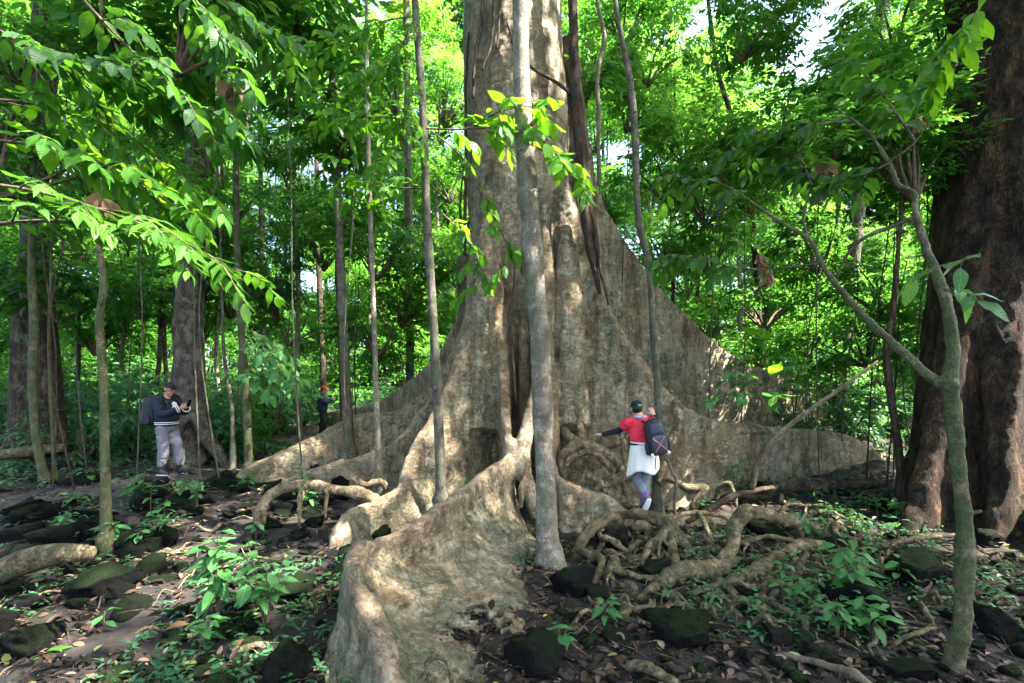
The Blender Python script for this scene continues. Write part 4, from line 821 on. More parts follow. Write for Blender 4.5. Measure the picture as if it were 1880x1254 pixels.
for k, (px, py, D) in enumerate(UND):
    c = P3(px, py, D); zb = h1(c[0], c[1]); s = bgr.uniform(.8, 1.2); dx = bgr.normal(0, .25)
    if in_gap(c, .8) or (k % 5 in (1, 3) and px < 1000) or k % 9 == 4: continue
    rt = empty('understory_tree', (c[0]+dx, c[1], zb), ('thin grey-stemmed' if k % 3 else 'thin dark-stemmed')+' airy-leaved tree '+('between path and giant tree' if px < 900 else 'between giant tree and huge dark trunk'), 'tree', 'understory trees around the giant tree')
    hh = c[2]-zb; V, Fq = tube([(c[0]+dx, c[1], zb-.3), (c[0]+dx*.6+bgr.normal(0, .22), c[1], zb+hh*.35), (c[0]+bgr.normal(0, .15), c[1], zb+hh*.7), (c[0], c[1], c[2]+.3)], [.016, .013, .011, .006], n=18, seg=6); part('trunk', V, Fq, M['greybark' if k % 3 else 'vine'], rt)
    for q in range(2 if k % 4 == 0 else 1): link('crown', MIDF[int(bgr.integers(4))] if px > 1000 or k % 3 != 1 else MID[int(bgr.integers(5))], rt, Vector(c)-rt.location+Vector((bgr.normal(0, .5), bgr.normal(0, .5), -.5+q*.9)), (bgr.normal(0, .15), bgr.normal(0, .15), bgr.uniform(0, 6.28)), (s, s, s*.9))
# unseen trees added around the viewer so that their crowns break sunlight into flecks
for k, (x, y) in enumerate([(-12, -6), (2, -9), (10, -6), (-14, 3), (10.5, -1), (8, -2.5), (14, .3), (13.5, -3.5)]):
    rt = empty('forest_tree', (x, y, h1(x, y)-.1), 'tall unseen forest tree added to break up sunlight over the clearing', 'tree', 'unseen trees added to dapple the sunlight')
    link('trunk', TM[k % len(TM)], rt, (0, 0, 0), None, (1.3, 1.3, .9))
    for q in range(3):
        a = q*2.1+k; link('crown', CANOPY[(q+k) % 3], rt, (math.cos(a)*2.6, math.sin(a)*2.6, 14.5+bgr.uniform(-1.5, 3)), (0, 0, bgr.uniform(0, 6)), (.85, .85, 1))
# tree with long dark drooping leaves left of the giant
x, y = (555-HX)/F*13.2, 13.2
bg = empty('forest_tree', (x, y, h1(x, y)), 'slim tree with long dark drooping leaves left of the giant tree', 'tree'); link('trunk', TM[2], bg, (0, 0, -.1), None, (.5, .5, .5))
for z_, s in ((6.2, .62), (4.6, .55), (7.8, .6)): link('crown', DARKCROWN[int(z_) % 2], bg, (bgr.normal(0, .3), bgr.normal(0, .3), z_), (0, 0, bgr.uniform(0, 6)), (s, s, s))
# undergrowth shrubs
cnt = 0
STEM = mesh('stem', *tube([(0, 0, -.3), (.02, .01, .5), (0, .02, 1.1)], [.03, .022, .01], n=8, seg=6), M['twig'])
for k in range(260):
    D = 9.8+17*bgr.random()**1.3; px = bgr.uniform(-80, 1960); x = (px-HX)/F*D
    if pathdist(x, D) < 1.0 or (D < 13.5 and 560 < px < 1400) or (D < 11 and 1300 < px): continue
    if 535 < px < 650 and D < 19: continue
    if D < 12.5 and px < 470 and bgr.random() < .5: continue
    s = bgr.uniform(.55, 1.25)*(1 if D < 16 else 1.35); z = h1(x, D)
    si = int(bgr.integers(len(SHRUB))); rt = empty('forest_shrub', (x, D, z), ('blue-green leafy undergrowth shrub' if si < 4 else 'dark green small-leaved undergrowth shrub')+(' before the sunny gap beyond the giant tree' if D < 16 else ' deep in the thicket beyond the giant tree'), 'shrub', 'undergrowth shrubs in the thicket', bgr.uniform(0, 6.28))
    link('stem', STEM, rt, (0, 0, 0), None, (s, s, s)); link('foliage', SHRUB[si], rt, (0, 0, .85*s), None, (s, s, s))
# unseen canopy of the giant, placed and thinned to dapple the clearing with sun
for k in range(5):
    a = k*2.4+1.5; q = 2+9*math.sqrt((k+.5)/5); p = (math.cos(a)*q+4.5, 10+math.sin(a)*q*.75, 19.5+bgr.uniform(-1.2, 2))
    link('crown', CANOPY[k % 3], GT, Vector(p)-GT.location, (0, 0, bgr.uniform(0, 6)), (.95, .95, 1))
for k in range(7):
    a = k*.9+.2; q = 6.5; V, Fq = tube([(0, 9.35, 16+k*.4), (math.cos(a)*q*.5, 9.2+math.sin(a)*q*.5, 18.5), (math.cos(a)*q, 8+math.sin(a)*q, 19.8)], [.32, .2, .06], n=14, seg=8); part('limb', V, Fq, M['giant'], GT)
#==SECTION vines
# ------------------------------------------------------------------ vines
def vine(label, lines, mat='vine'):
    rt = None
    for l, w, d0, d1 in lines:
        dd = np.linspace(d0, d1, len(l)); C = [P3(a, b_, q) for (a, b_), q in zip(l, dd)]
        if rt is None: rt = empty('liana', tuple(C[-1]), label, 'vine')
        V, Fq = tube(C, [x/2/F*q for x, q in zip(np.interp(np.linspace(0, 1, len(l)), np.linspace(0, 1, len(w)), w), dd)], n=len(l)*8, seg=8)
        V = V+.02*np.stack([fbm(V*3, 2, 7), fbm(V*3, 2, 8), 0*V[:, 0]], 1); part('stem', V, Fq, M[mat], rt)
    return rt
vine('thick dark woody liana clinging to the right side of the giant trunk', [([(1048, -300), (1052, 0), (1056, 130), (1062, 230), (1072, 330), (1080, 420), (1092, 490), (1102, 540)], [15, 16, 19, 24, 26, 22, 14, 6], 8.4, 8.3), ([(1058, 150), (1066, 260), (1082, 370), (1096, 440), (1104, 500), (1118, 560)], [8, 10, 10, 8, 6, 4], 8.3, 8.25), ([(1058, 180), (1020, 150), (985, 130), (950, 100), (930, 40)], [8, 6, 6, 5, 4], 8.35, 8.3), ([(1070, 300), (1080, 420), (1094, 500)], [9, 10, 5], 8.25, 8.25)])
vine('thin dark lianas running up the front of the giant trunk', [([(868, 180), (872, 110), (884, 40), (890, -60)], [6, 6, 7, 6], 8.35, 8.35), ([(886, 130), (898, 90), (906, 30), (910, -60)], [4, 4, 5, 4], 8.3, 8.3), ([(912, 90), (916, 40), (922, -40)], [4, 4, 4], 8.3, 8.3), ([(855, 470), (853, 400), (856, 320), (854, 200), (860, 60)], [5, 6, 6, 5, 4], 8.9, 8.8), ([(848, 460), (846, 380), (850, 300)], [4, 4, 3], 9.0, 9.0)])
vine('pale hanging liana right of the dark woody liana', [([(1098, 340), (1100, 250), (1096, 150), (1108, 70), (1096, 0), (1096, -100)], [7, 8, 8, 8, 7, 6], 9.0, 9.2)], 'palebark')
vine('cleft-hung liana in the dark cleft of the giant trunk', [([(948, 740), (940, 660), (938, 580), (945, 520), (944, 480)], [4, 6, 6, 5, 4], 7.95, 8.1)])
# leaning bare branch right of the hiker, fallen branches
def stick(name, label, l, w, D0, D1, mat='twig', twigs=()):
    dd = np.linspace(D0, D1, len(l)); C = np.array([P3(a, b_, q) for (a, b_), q in zip(l, dd)])
    prs = [tube(C, [x/2/F*q for x, q in zip(np.interp(np.linspace(0, 1, len(l)), np.linspace(0, 1, len(w)), w), dd)], n=len(l)*7, seg=8)]
    for tl_, tw in twigs: prs.append(tube([P3(a, b_, (D0+D1)/2) for a, b_ in tl_], [tw/2/F*D0, tw/4/F*D0], n=8, seg=6))
    V, Fq = merge(prs); V = V+.012*np.stack([fbm(V*4, 2, 7), fbm(V*4, 2, 8), fbm(V*4, 2, 9)], 1)
    return solo(name, V, Fq, M[mat], tuple(C[0]), label, 'branch')
stick('leaning_branch', 'bare thin branch leaning up from the litter towards the huge dark trunk', [(1380, 895), (1392, 850), (1420, 808), (1470, 765), (1540, 715), (1612, 662)], [12, 11, 9, 8, 7, 5], 7.5, 7.0, 'twig')
stick('fallen_branch', 'dark fallen branch lying across the root tangle', [(1478, 1015), (1455, 1055), (1424, 1088), (1396, 1118), (1366, 1142)], [12, 14, 13, 13, 9], 5.4, 4.6, 'brownbark')
stick('fallen_branch', 'rotting log end beside the dark fallen branch', [(1330, 1120), (1350, 1140), (1372, 1170)], [36, 40, 30], 4.75, 4.4, 'brownbark')
stick('fallen_branch', 'black fallen branch behind the arching root', [(1262, 960), (1310, 930), (1350, 910), (1420, 895)], [10, 14, 13, 8], 7.0, 7.6, 'vine')
stick('fallen_branch', 'long dark fallen log in the litter before the right buttress tail', [(1380, 900), (1450, 893), (1530, 890), (1610, 890)], [10, 18, 20, 14], 8.0, 8.4, 'brownbark')
stick('fallen_log', 'short bark-covered log in the left foreground soil', [(-20, 1060), (40, 1032), (100, 1018), (168, 1016)], [44, 46, 40, 26], 5.0, 5.1, 'root')
stick('dry_branch', 'forked dry branch standing beside the hiker in red', [(1238, 945), (1238, 915), (1240, 880), (1228, 850), (1220, 842)], [6, 5, 5, 4, 3], 7.0, 7.1, 'twig', [([(1240, 880), (1232, 862), (1225, 838)], 4), ([(1240, 900), (1262, 870)], 3)])
stick('fallen_log', 'pale fallen log among the undergrowth left of the path', [(-20, 838), (60, 828), (120, 822)], [18, 20, 14], 9.6, 9.8, 'root')
# clusters of dead leaves caught in the branches
for k, (px, py, D, n_) in enumerate([(415, 150, 3.9, 6), (185, 360, 3.3, 5), (1512, 305, 4.6, 6), (1392, 470, 4.7, 5), (1412, 500, 4.7, 4), (1682, 215, 4.3, 4)]):
    c = P3(px, py, D); rt = empty('dead_leaf_cluster', tuple(c), ['curled brown dead leaves hanging under the broad dark leaves above the reddish tree', 'small brown dead leaf tuft on the sunlit left branch', 'hanging dead brown leaves among the dark leaves of the forked sapling', 'dead leaf tuft on the low limb of the forked sapling', 'small dead leaf tuft beside the low limb tuft of the forked sapling', 'dead brown leaves hanging near the top of the huge dark trunk'][k], 'leaf cluster')
    V, Fq = tube([c+np.array([0, 0, .12]), c+np.array([.01, 0, .05]), c], [.004, .003, .002], n=6, seg=5); part('twig', V, Fq, M['twig'], rt)
    for q in range(n_): put_leaf(rt, DRYLEAF, c+lg.normal(0, .02, 3), np.array([lg.normal(0, .45), lg.normal(0, .45), -1]), np.array([lg.normal(0, 1), lg.normal(0, 1), .1]), lg.uniform(.12, .2))
#==SECTION rocks
# ------------------------------------------------------------------ rocks
ROCK = []
def ico(sub):
    import bmesh
    bm = bmesh.new(); bmesh.ops.create_icosphere(bm, subdivisions=sub, radius=1); V = np.array([v.co[:] for v in bm.verts]); Fq = np.array([[v.index for v in f.verts] for f in bm.faces]); bm.free(); return V, Fq
IV, IF = ico(4)
for k in range(9):
    g = np.random.default_rng(500+k); V = IV.copy()
    V = V*(1+.34*fbm(V*1.2+k*7, 3, 600+k))[:, None]
    for c in range(12):                                  # broken facets
        nn = unit(g.normal(0, 1, 3)); dd = g.uniform(.5, .8); q = V@nn; V = V-np.maximum(q-dd, 0)[:, None]*nn*.92
    V = V*(1+.11*fbm(V*3.5+k, 3, 610+k)-.10*np.maximum(0, np.abs(fbm(V*5+k, 2, 640+k))-.35))[:, None]+.03*fbm(V*10, 3, 620+k)[:, None]*unit(V)
    V *= np.array([1.15, g.uniform(.8, 1.1), g.uniform(.75, 1.0)])
    ROCK.append(mesh('rock', V, IF, M['rock'], smooth=True))
rg = np.random.default_rng(44)
def rock(px, py, wpx, label, group=None, sink=.25, Dd=None, asp=1.0):
    D = Dd or gp(px, py); r = wpx/2/F*D; x = (px-HX)/F*D; z = h1(x, D)+r*.6*asp-2*sink*r*.6
    o = link('rock', ROCK[int(rg.integers(9))], None, (x, D, z), (rg.normal(0, .2), rg.normal(0, .2), rg.uniform(0, 6.28)), (r, r*rg.uniform(.8, 1.1), r*asp)); return tag(o, label, 'rock', group)
BIG = [(1055, 1090, 85, 'squarish dark boulder at the foot of the pale slender tree', 1.2), (1260, 1165, 130, 'broad moss-topped boulder under the root tangle', .9), (1205, 1060, 60, 'mossy boulder clasped by the central root node', 1.1), (1120, 1000, 60, 'mossy boulder inside the left root arch', 1.2),
 (1400, 985, 70, 'black rock in the shade of the arching root', 1.1), (1450, 850, 80, 'rough black lava boulder before the right buttress tail', .9), (1485, 830, 50, 'blocky black rock topping the rough lava boulder', .9), (1580, 1130, 150, 'large dark mossy boulder behind the blue-green seedling', .9),
 (1680, 1060, 120, 'dark boulder below the fin of the huge dark trunk', .8), (1430, 1180, 70, 'mossy round boulder under the hanging thin roots', .9), (980, 1220, 110, 'moss-covered boulder touching the folded front root', .9), (200, 1080, 105, 'flat-topped mossy boulder in the left foreground', .9), (240, 1130, 85, 'rounded mossy boulder below the flat-topped one', .9),
 (60, 1190, 110, 'dark mossy boulder near the left foreground soil', .8), (530, 1230, 105, 'black boulder against the left foot of the front root', .8), (110, 1000, 90, 'wide black boulder on the bank under the path', .9), (40, 990, 70, 'black boulder at the left bank edge', .8), (700, 990, 45, 'angular black rock wedged behind the front root crest', 1.1),
 (1300, 960, 60, 'dark rock behind the thin hanging root', 1.0), (1500, 1215, 80, 'blue-black rock among brown dead leaves', .8), (1830, 1165, 120, 'mossy boulder beside the foot of the forked sapling', .8), (1650, 1235, 110, 'low mossy boulder left of the forked sapling foot', .6), (1130, 1180, 70, 'dark boulder under the ring-shaped thin root', .8), (1100, 1100, 60, 'black rock beneath the thin left roots', .8), (1370, 1090, 60, 'black rock under the thick pale root', .7), (280, 890, 60, 'black rock under the feet of the hiker on the path', .6)]
for px, py, w, lab, asp in BIG: rock(px, py, w, lab, asp=asp)
m = 0
for k in range(700):
    if m >= 210: break
    if rg.random() < .72: px, py = rg.uniform(-20, 640), 880+280*rg.random()**1.5
    else: px, py = rg.uniform(1020, 1880), rg.uniform(900, 1250)
    D = gp(px, py); x = (px-HX)/F*D
    if pathdist(x, D) < .8: continue
    if px < 640 and py > 1060 and rg.random() < .6: continue
    rock(px, py, (18+60*rg.random()**1.8)*(.75 if px > 1000 else 1), 'small dark lava rock strewn '+('on the bank below the path' if px < 900 else 'among the tangled roots and litter by the huge dark trunk'), 'lava rocks on the forest floor', asp=rg.uniform(.6, 1), sink=.3); m += 1
for k in range(16):
    px = rg.uniform(-40, 520); py = rg.uniform(775, 860); D = gp(px, py); x = (px-HX)/F*D
    if pathdist(x, D) < .9 or D > 18: continue
    rock(px, py, rg.uniform(20, 50), 'small dark rock in the undergrowth beyond the path', 'rocks beyond the path', asp=.8)
#==SECTION litter
# ------------------------------------------------------------------ leaf litter, twigs, ground cover
g = np.random.default_rng(61); nL = 34000
u = g.random(nL); D = 2.9+9.5*u**1.35; px = g.uniform(-150, 2030, nL); x = (px-HX)/F*D
dens = vnoise(np.stack([x*.9, D*.9, 0*x], 1), 14); keep = (dens > -.55+.5*(x < 0)*0) & (g.random(nL) < np.where(x < -1, .72, 1)); x, D = x[keep], D[keep]; nL = len(x)
pos = np.stack([x, D, hgt(x, D)+g.uniform(.004, .035, nL)], 1); a = g.uniform(0, 6.28, nL); dd = np.stack([np.cos(a), np.sin(a), g.normal(0, .22, nL)], 1); nn = np.stack([g.normal(0, .4, nL), g.normal(0, .4, nL), np.ones(nL)], 1)
L = .025+.125*g.random(nL)**1.7; V, Fq, at = leaves(pos, dd, nn, L, L*g.uniform(.3, .55, nL), g.random(nL)**1.2)
tag(link('leaf_litter', mesh('leaf_litter', V, Fq, M['litter'], attr={'rnd': at})), 'brown fallen leaves littering the forest floor', 'litter', kind='stuff')
RV, RF = ico(2); nR = 1500; D = 3.0+6.5*g.random(nR)**1.2; px = np.where(g.random(nR) < .62, g.uniform(-60, 640, nR), g.uniform(1000, 1940, nR)); x = (px-HX)/F*D
dens = vnoise(np.stack([x*1.1, D*1.1, 0*x], 1), 51); pd = np.array([np.min(np.hypot(pc[:, 0]-q, pc[:, 1]-w)) for q, w in zip(x, D)]); kp = (dens > -.1) & (pd > .6); x, D = x[kp], D[kp]; zz = hgt(x, D); Vs = []
for k in range(len(x)):
    r = .02+.07*g.random()**2; Vk = RV*(1+.4*vnoise(RV*1.6+k*3.1, 5))[:, None]*np.array([g.uniform(.8, 1.4), g.uniform(.7, 1.2), g.uniform(.5, .9)])*r; a_ = g.uniform(0, 6.28); ca, sa = math.cos(a_), math.sin(a_)
    Vs.append(np.stack([Vk[:, 0]*ca-Vk[:, 1]*sa+x[k], Vk[:, 0]*sa+Vk[:, 1]*ca+D[k], Vk[:, 2]+zz[k]+r*.2], 1))
Fr = (RF[None]+(np.arange(len(x))*len(RV))[:, None, None]).reshape(-1, 3)
tag(link('lava_rubble', mesh('lava_rubble', np.vstack(Vs), Fr, M['rock'])), 'small broken black stones between the larger rocks', 'rubble', kind='stuff')
prs = []
for k in range(900):
    D = 2.9+7*g.random()**1.2; px = g.uniform(-100, 1980); x = (px-HX)/F*D; z = h1(x, D)+.03; a = g.uniform(0, 6.28); l = g.uniform(.08, .4); r = g.uniform(.002, .007)
    e = np.array([math.cos(a)*l, math.sin(a)*l, g.normal(0, .12)*l]); b0 = np.array([x, D, z]); V, Fq = tube([b0, b0+e*.5+g.normal(0, .06, 3)*l, b0+e], [r, r, r*.5], n=5, seg=4); prs.append((V, Fq))
V, Fq = merge(prs); tag(link('twig_litter', mesh('twig_litter', V, Fq, M['root'])), 'thin dead twigs and rootlets strewn over the soil', 'twigs', kind='stuff')
nC = 8000; D = 3.2+16*g.random(nC)**1.3; px = g.uniform(-100, 1980, nC); x = (px-HX)/F*D; dens = vnoise(np.stack([x*.8, D*.8, 0*x], 1), 33)
pd = np.array([np.min(np.hypot(pc[:, 0]-q, pc[:, 1]-w)) for q, w in zip(x, D)]); keep = (dens > np.where(D < 7, np.where(x < 0, -.1, .1), -.3)) & (pd > .7) & ~((np.abs(x) < 3.2) & (D > 6.9)); x, D = x[keep], D[keep]; n = len(x)
base = np.stack([x, D, hgt(x, D)+g.uniform(.02, .12, n)*np.clip(D/7, .4, 2)], 1); td = np.stack([g.normal(0, 1, n), g.normal(0, 1, n), np.full(n, .35)], 1)
V, Fq, at = twig_leaves(base, td, g.uniform(.05, .14, n)*np.clip(D/7, .5, 2), 4, .075, g, .45, .3)
tag(link('ground_cover', mesh('ground_cover', V, Fq, M['leafunder'], attr={'rnd': at})), 'small green herbs covering the soil and rocks', 'ground cover', kind='stuff')
for k, (px, py, L, lab, mt, ang) in enumerate([(1575, 1195, .24, 'large curled brown dead leaf before the blue-green seedling', DRYLEAF, 1.4), (1600, 1225, .2, 'brown dead leaf beside the large curled one', DRYLEAF, .4), (50, 1228, .2, 'yellow-green fallen leaf in the left foreground', BRIGHTLEAF, .2), (85, 1216, .16, 'narrow yellow-green fallen leaf beside the broad one', BRIGHTLEAF, .5), (128, 1075, .16, 'curled orange-brown dead leaf in the left soil', DRYLEAF, 1.1),
    (300, 1170, .2, 'pale brown dead leaf under the sunlit seedling', DRYLEAF, .3), (420, 1195, .18, 'brown dead leaf near the black foreground boulder', DRYLEAF, .8), (1250, 1240, .18, 'tan dead leaf on the soil below the thin ring root', DRYLEAF, 2.2), (460, 1135, .12, 'pale green fallen leaf beside the bushy seedling', BRIGHTLEAF, 1.3), (1730, 1110, .16, 'grey-brown dead leaf left of the forked sapling', DRYLEAF, .2)]):
    D = gp(px, py); x = (px-HX)/F*D; o = link('fallen_leaf', mt[k % len(mt)], None, (x, D, float(hgt(x, D)[0])+.03), (.15, -.1, ang), (L, L, L)); tag(o, lab, 'leaf')
#==SECTION people
# ------------------------------------------------------------------ people
def cloth(name, col, var=.18, rough=.85): return plain(name, col, rough, var, 60, .35)
M['skin'] = plain('skin', (.48, .27, .18), .55, .08, 20, .05); M['skin2'] = plain('tanned_skin', (.36, .19, .12), .55, .08, 20, .05)
M['black'] = cloth('black_cloth', (.014, .015, .018)); M['navy'] = cloth('navy_cloth', (.022, .028, .075)); M['bluegrey'] = cloth('blue_black_jacket', (.012, .018, .034))
M['greycloth'] = cloth('grey_jersey', (.15, .145, .175)); M['legging'] = cloth('heather_grey_leggings', (.15, .165, .20)); M['redcloth'] = cloth('red_shirt_cloth', (.62, .03, .055), .12)
M['whitecloth'] = cloth('off_white_cloth', (.66, .65, .58), .08); M['white'] = plain('white_rubber', (.75, .75, .75), .6, .05); M['orange'] = plain('orange_cloth', (.75, .22, .02), .7, .1)
M['redcap'] = cloth('red_cap_cloth', (.65, .012, .03), .1); M['green'] = plain('green_piping', (.02, .35, .20), .6, .1); M['purple'] = cloth('purple_sock_cloth', (.20, .08, .30)); M['hair'] = plain('black_hair', (.012, .010, .009), .45, .2, 80)
M['pack'] = cloth('backpack_nylon', (.016, .017, .022), .2, .6); M['packgrey'] = cloth('backpack_panel', (.035, .038, .06), .2, .6); M['pinkcord'] = plain('cord', (.55, .22, .18), .7, .1); M['check'] = plain('checked_scarf', (.30, .30, .36), .9, .7, 90)
M['glass'] = plain('phone_black', (.01, .01, .012), .2, .05); M['shoegrey'] = plain('shoe_grey', (.10, .10, .11), .7, .2)
SV, SF = ico(3)
def ellip(c, r, rot=None):
    V = SV*np.array(r); 
    if rot is not None: V = V@np.array(rot.to_matrix()).T
    return V+np.array(c), np.hstack([SF, SF[:, 2:3]])
def lp(name, VF, mat, root): return link(name, mesh(name, VF[0], VF[1], M[mat]), root)
def hand(w, d, n, s, curl, spread=.2):
    w, d, n, s = (np.array(v, float) for v in (w, d, n, s)); d /= np.linalg.norm(d); s = s-d*np.dot(s, d); s /= np.linalg.norm(s); n = n-d*np.dot(n, d)-s*np.dot(n, s); n /= np.linalg.norm(n)
    out = [tube([w-d*.02, w+d*.03, w+d*.07, w+d*.092], [.024, .036, .04, .034], n=10, seg=10, ref=s, ell=[.8, .5, .42, .4])]
    for k, (o, l) in enumerate([(.031, .066), (.011, .078), (-.010, .073), (-.030, .058)]):
        b = w+d*.082+s*o; dd = d+s*o/.03*spread; dd /= np.linalg.norm(dd); c1, c2 = curl, curl*2
        p1 = b+(dd*math.cos(c1)+n*math.sin(c1))*l*.55; p2 = p1+(dd*math.cos(c2)+n*math.sin(c2))*l*.45
        out.append(tube([b-d*.02, b, p1, p2], [.010, .010, .009, .0065], n=10, seg=6))
    b = w+d*.03+s*.03; dd = d*.55+s*.8+n*.25; dd /= np.linalg.norm(dd); p1 = b+dd*.035; p2 = p1+(dd*.7+d*.5)*.03
    out.append(tube([b-dd*.02, b, p1, p2], [.012, .012, .0105, .007], n=8, seg=6)); return out
def person(name, label, loc, rz, J, skin='skin', hair=True):
    """J: joints in metres, x to the person's right, y forward, z up"""
    J = {k: np.array(v, float) for k, v in J.items()}; root = empty(name, loc, label, 'person', rz=rz); hd = J['head']; f = J['look']/np.linalg.norm(J['look'])
    sd_ = np.cross(f, [0, 0, 1.]); sd_ /= np.linalg.norm(sd_); up = np.cross(sd_, f)
    H = lambda a, b, c: hd+sd_*a+f*b+up*c
    rot = Matrix((Vector(sd_), Vector(f), Vector(up))).transposed().to_quaternion()
    s = [ellip(H(0, 0, .02), (.074, .094, .098), rot), ellip(H(0, .025, -.055), (.055, .066, .062), rot), ellip(H(0, .098, -.018), (.012, .02, .022), rot), ellip(H(0, .088, -.062), (.024, .010, .008), rot), ellip(H(0, .078, -.098), (.024, .02, .016), rot)]
    for sg in (-1, 1): s.append(ellip(H(sg*.076, -.008, -.012), (.010, .022, .032), rot))
    s.append(tube([J['chest']+np.array([0, 0, .12]), J['neck'], H(0, -.015, -.04)], [.07, .054, .052], n=10, seg=12))
    s.append(tube([J['pelvis']-np.array([0, 0, .07]), J['pelvis'], J['waist'], J['chest'], J['chest']+np.array([0, 0, .13])], [.12, .155, .13, .155, .10], n=20, seg=18, ref=[1, 0, 0], ell=[.7, .72, .72, .68, .7]))
    for q in ('R', 'L'):
        s.append(tube([J['chest']*.55+J['sh'+q]*.45+np.array([0, 0, .05]), J['sh'+q], J['el'+q], J['wr'+q]], [.055, .055, .042, .027], n=22, seg=10))
        s.append(tube([J['hip'+q]+np.array([0, 0, .05]), J['hip'+q], J['kn'+q], J['an'+q]], [.085, .085, .056, .036], n=26, seg=12))
        s.append(tube([J['an'+q], J['an'+q]+(J['toe'+q]-J['an'+q])*.55+np.array([0, 0, -.005]), J['toe'+q]], [.036, .034, .024], n=8, seg=8))
        a = J['ha'+q]-J['wr'+q]; n_ = J.get('palm'+q, np.array([0, 0, -1.])); sgn = -1 if q == 'R' else 1; s += hand(J['wr'+q], a, n_, J.get('thumb'+q, np.array([sgn, 0, .3])), J.get('curl', np.array(.5)).item(), .25)
    W, Q, N = remesh(*merge(s), .0075, 2); lp('body', (W, Q), skin, root)
    for sg in (-1, 1): lp('eye', ellip(H(sg*.03, .082, .0), (.011, .008, .007), rot), 'hair', root)
    if hair: 
        hv = ellip(H(0, -.012, .012), (.080, .094, .10), rot); loc_ = (hv[0]-hd)@np.stack([sd_, f, up], 1); kp = (loc_[:, 1] < .02) | (loc_[:, 2] > .05); fk = kp[hv[1]].all(1); lp('hair', (hv[0], hv[1][fk]), 'hair', root)
    return root, J, H, rot, (sd_, f, up)
def garment(name, sol, mat, root, vox=.011, amp=.007, fs=11, seed=1):
    W, Q, N = remesh(*merge(sol), vox, 2); W = W+N*(amp*1.3*fbm(W*np.array([fs, fs, fs*.6]), 3, seed)-amp*1.6*np.exp(-(fbm(W*np.array([fs*.5, fs*.5, fs*1.3]), 2, seed+9)/.12)**2))[:, None]; return lp(name, (W, Q), mat, root)
def cap(root, H, rot, ax, mat, brim, fwd=True):
    sd_, f, up = ax; V, Fq = ellip(H(0, -.005, .035), (.084, .104, .088), rot); z = (V-H(0, 0, .03))@up; k = z > -.004; fk = k[Fq].all(1)
    c = lp('cap', (V, Fq[fk]), mat, root); m = c.modifiers.new('thick', 'SOLIDIFY'); m.thickness = .006
    pts = [ellip(H(0, .1, .03), (.07, .075, .010), rot)]; b = lp('brim', pts[0], mat, c)
    if brim != mat: lp('brim_lining', ellip(H(0, .102, .024), (.066, .072, .008), rot), brim, b)
    return c
def shoe(root, an, toe, mat, sole, up=np.array([0, 0, 1.])):
    d = toe-an; d = d-up*np.dot(d, up); L = np.linalg.norm(d); d /= L; heel = an-d*.055-up*.035; tip = an+d*(L+.04)-up*.045
    sh = garment('shoe', [tube([heel+up*.005, an-up*.02+d*.03, an+d*.1-up*.03, tip], [.04, .05, .046, .03], n=14, seg=12, ref=np.cross(d, up), ell=[1, .95, .8, .7]), tube([an+up*.05, an-up*.02], [.045, .048], n=6, seg=12)], mat, root, .008, .002)
    so = garment('sole', [tube([heel-up*.033, heel+d*.08-up*.034, an+d*.1-up*.064, tip-up*.016], [.035, .042, .047, .03], n=14, seg=12, ref=np.cross(d, up), ell=[.35, .35, .3, .35])], sole, sh, .007, .001); return sh
def upv(z): return np.array([0, 0, z])
# hiker in red, seen from behind, stepping on the middle root
D = 7.1; loc = P3(1183, 942, D); 
Wm, J, H, rot, ax = person('person', 'hiker in red shirt and white tied jacket stepping over roots with arms out', tuple(loc), 0, dict(head=(-.10, .05, 1.49), look=(-.12, 1, -.12), neck=(-.06, .02, 1.37), chest=(-.04, .01, 1.16), waist=(-.03, 0, 1.0), pelvis=(-.02, 0, .85),
    shL=(-.215, .02, 1.29), elL=(-.37, .17, 1.15), wrL=(-.545, .32, 1.085), haL=(-.645, .40, 1.08), shR=(.135, .02, 1.30), elR=(.27, .16, 1.22), wrR=(.215, .28, 1.375), haR=(.185, .33, 1.48), palmR=(0, 1, -.2), thumbR=(-1, 0, .2), palmL=(0, .2, -1), thumbL=(.2, 1, .2), curl=.25,
    hipL=(-.10, 0, .84), knL=(-.085, .09, .48), anL=(.0, -.15, .235), toeL=(-.03, -.10, .09), hipR=(.07, 0, .84), knR=(.035, .06, .47), anR=(.01, 0, .10), toeR=(.0, .15, .055)))
garment('shirt', [tube([J['pelvis']+upv(.08), J['waist'], J['chest'], J['chest']+upv(.14), J['neck']-upv(.02)], [.16, .155, .178, .13, .07], n=20, seg=20, ref=[1, 0, 0], ell=[.72, .74, .72, .7, .9]), tube([J['chest']*.5+J['shL']*.5+upv(.06), J['shL'], J['shL']*.52+J['elL']*.48], [.075, .08, .083], seg=12), tube([J['chest']*.5+J['shR']*.5+upv(.06), J['shR'], J['shR']*.52+J['elR']*.48], [.075, .08, .083], seg=12)], 'redcloth', Wm)
for q in 'LR': garment('sleeve', [tube([J['sh'+q]*.6+J['el'+q]*.4, J['el'+q], J['wr'+q]*.97+J['el'+q]*.03], [.058, .051, .036], n=16, seg=10)], 'black', Wm, .009, .003)
garment('leggings', [tube([J['waist']-upv(.1), J['pelvis']-upv(.06)], [.16, .165], n=8, seg=16, ref=[1, 0, 0], ell=[.75, .78])]+[tube([J['hip'+q], J['kn'+q], J['kn'+q]*.5+J['an'+q]*.5, J['an'+q]+(J['kn'+q]-J['an'+q])*.12], [.095, .066, .062, .043], n=18, seg=12) for q in 'LR'], 'legging', Wm, .01, .004)
for q in 'LR': lp('sock', tube([J['an'+q]+(J['kn'+q]-J['an'+q])*.26, J['an'+q]], [.05, .045], n=6, seg=10), 'purple', Wm)
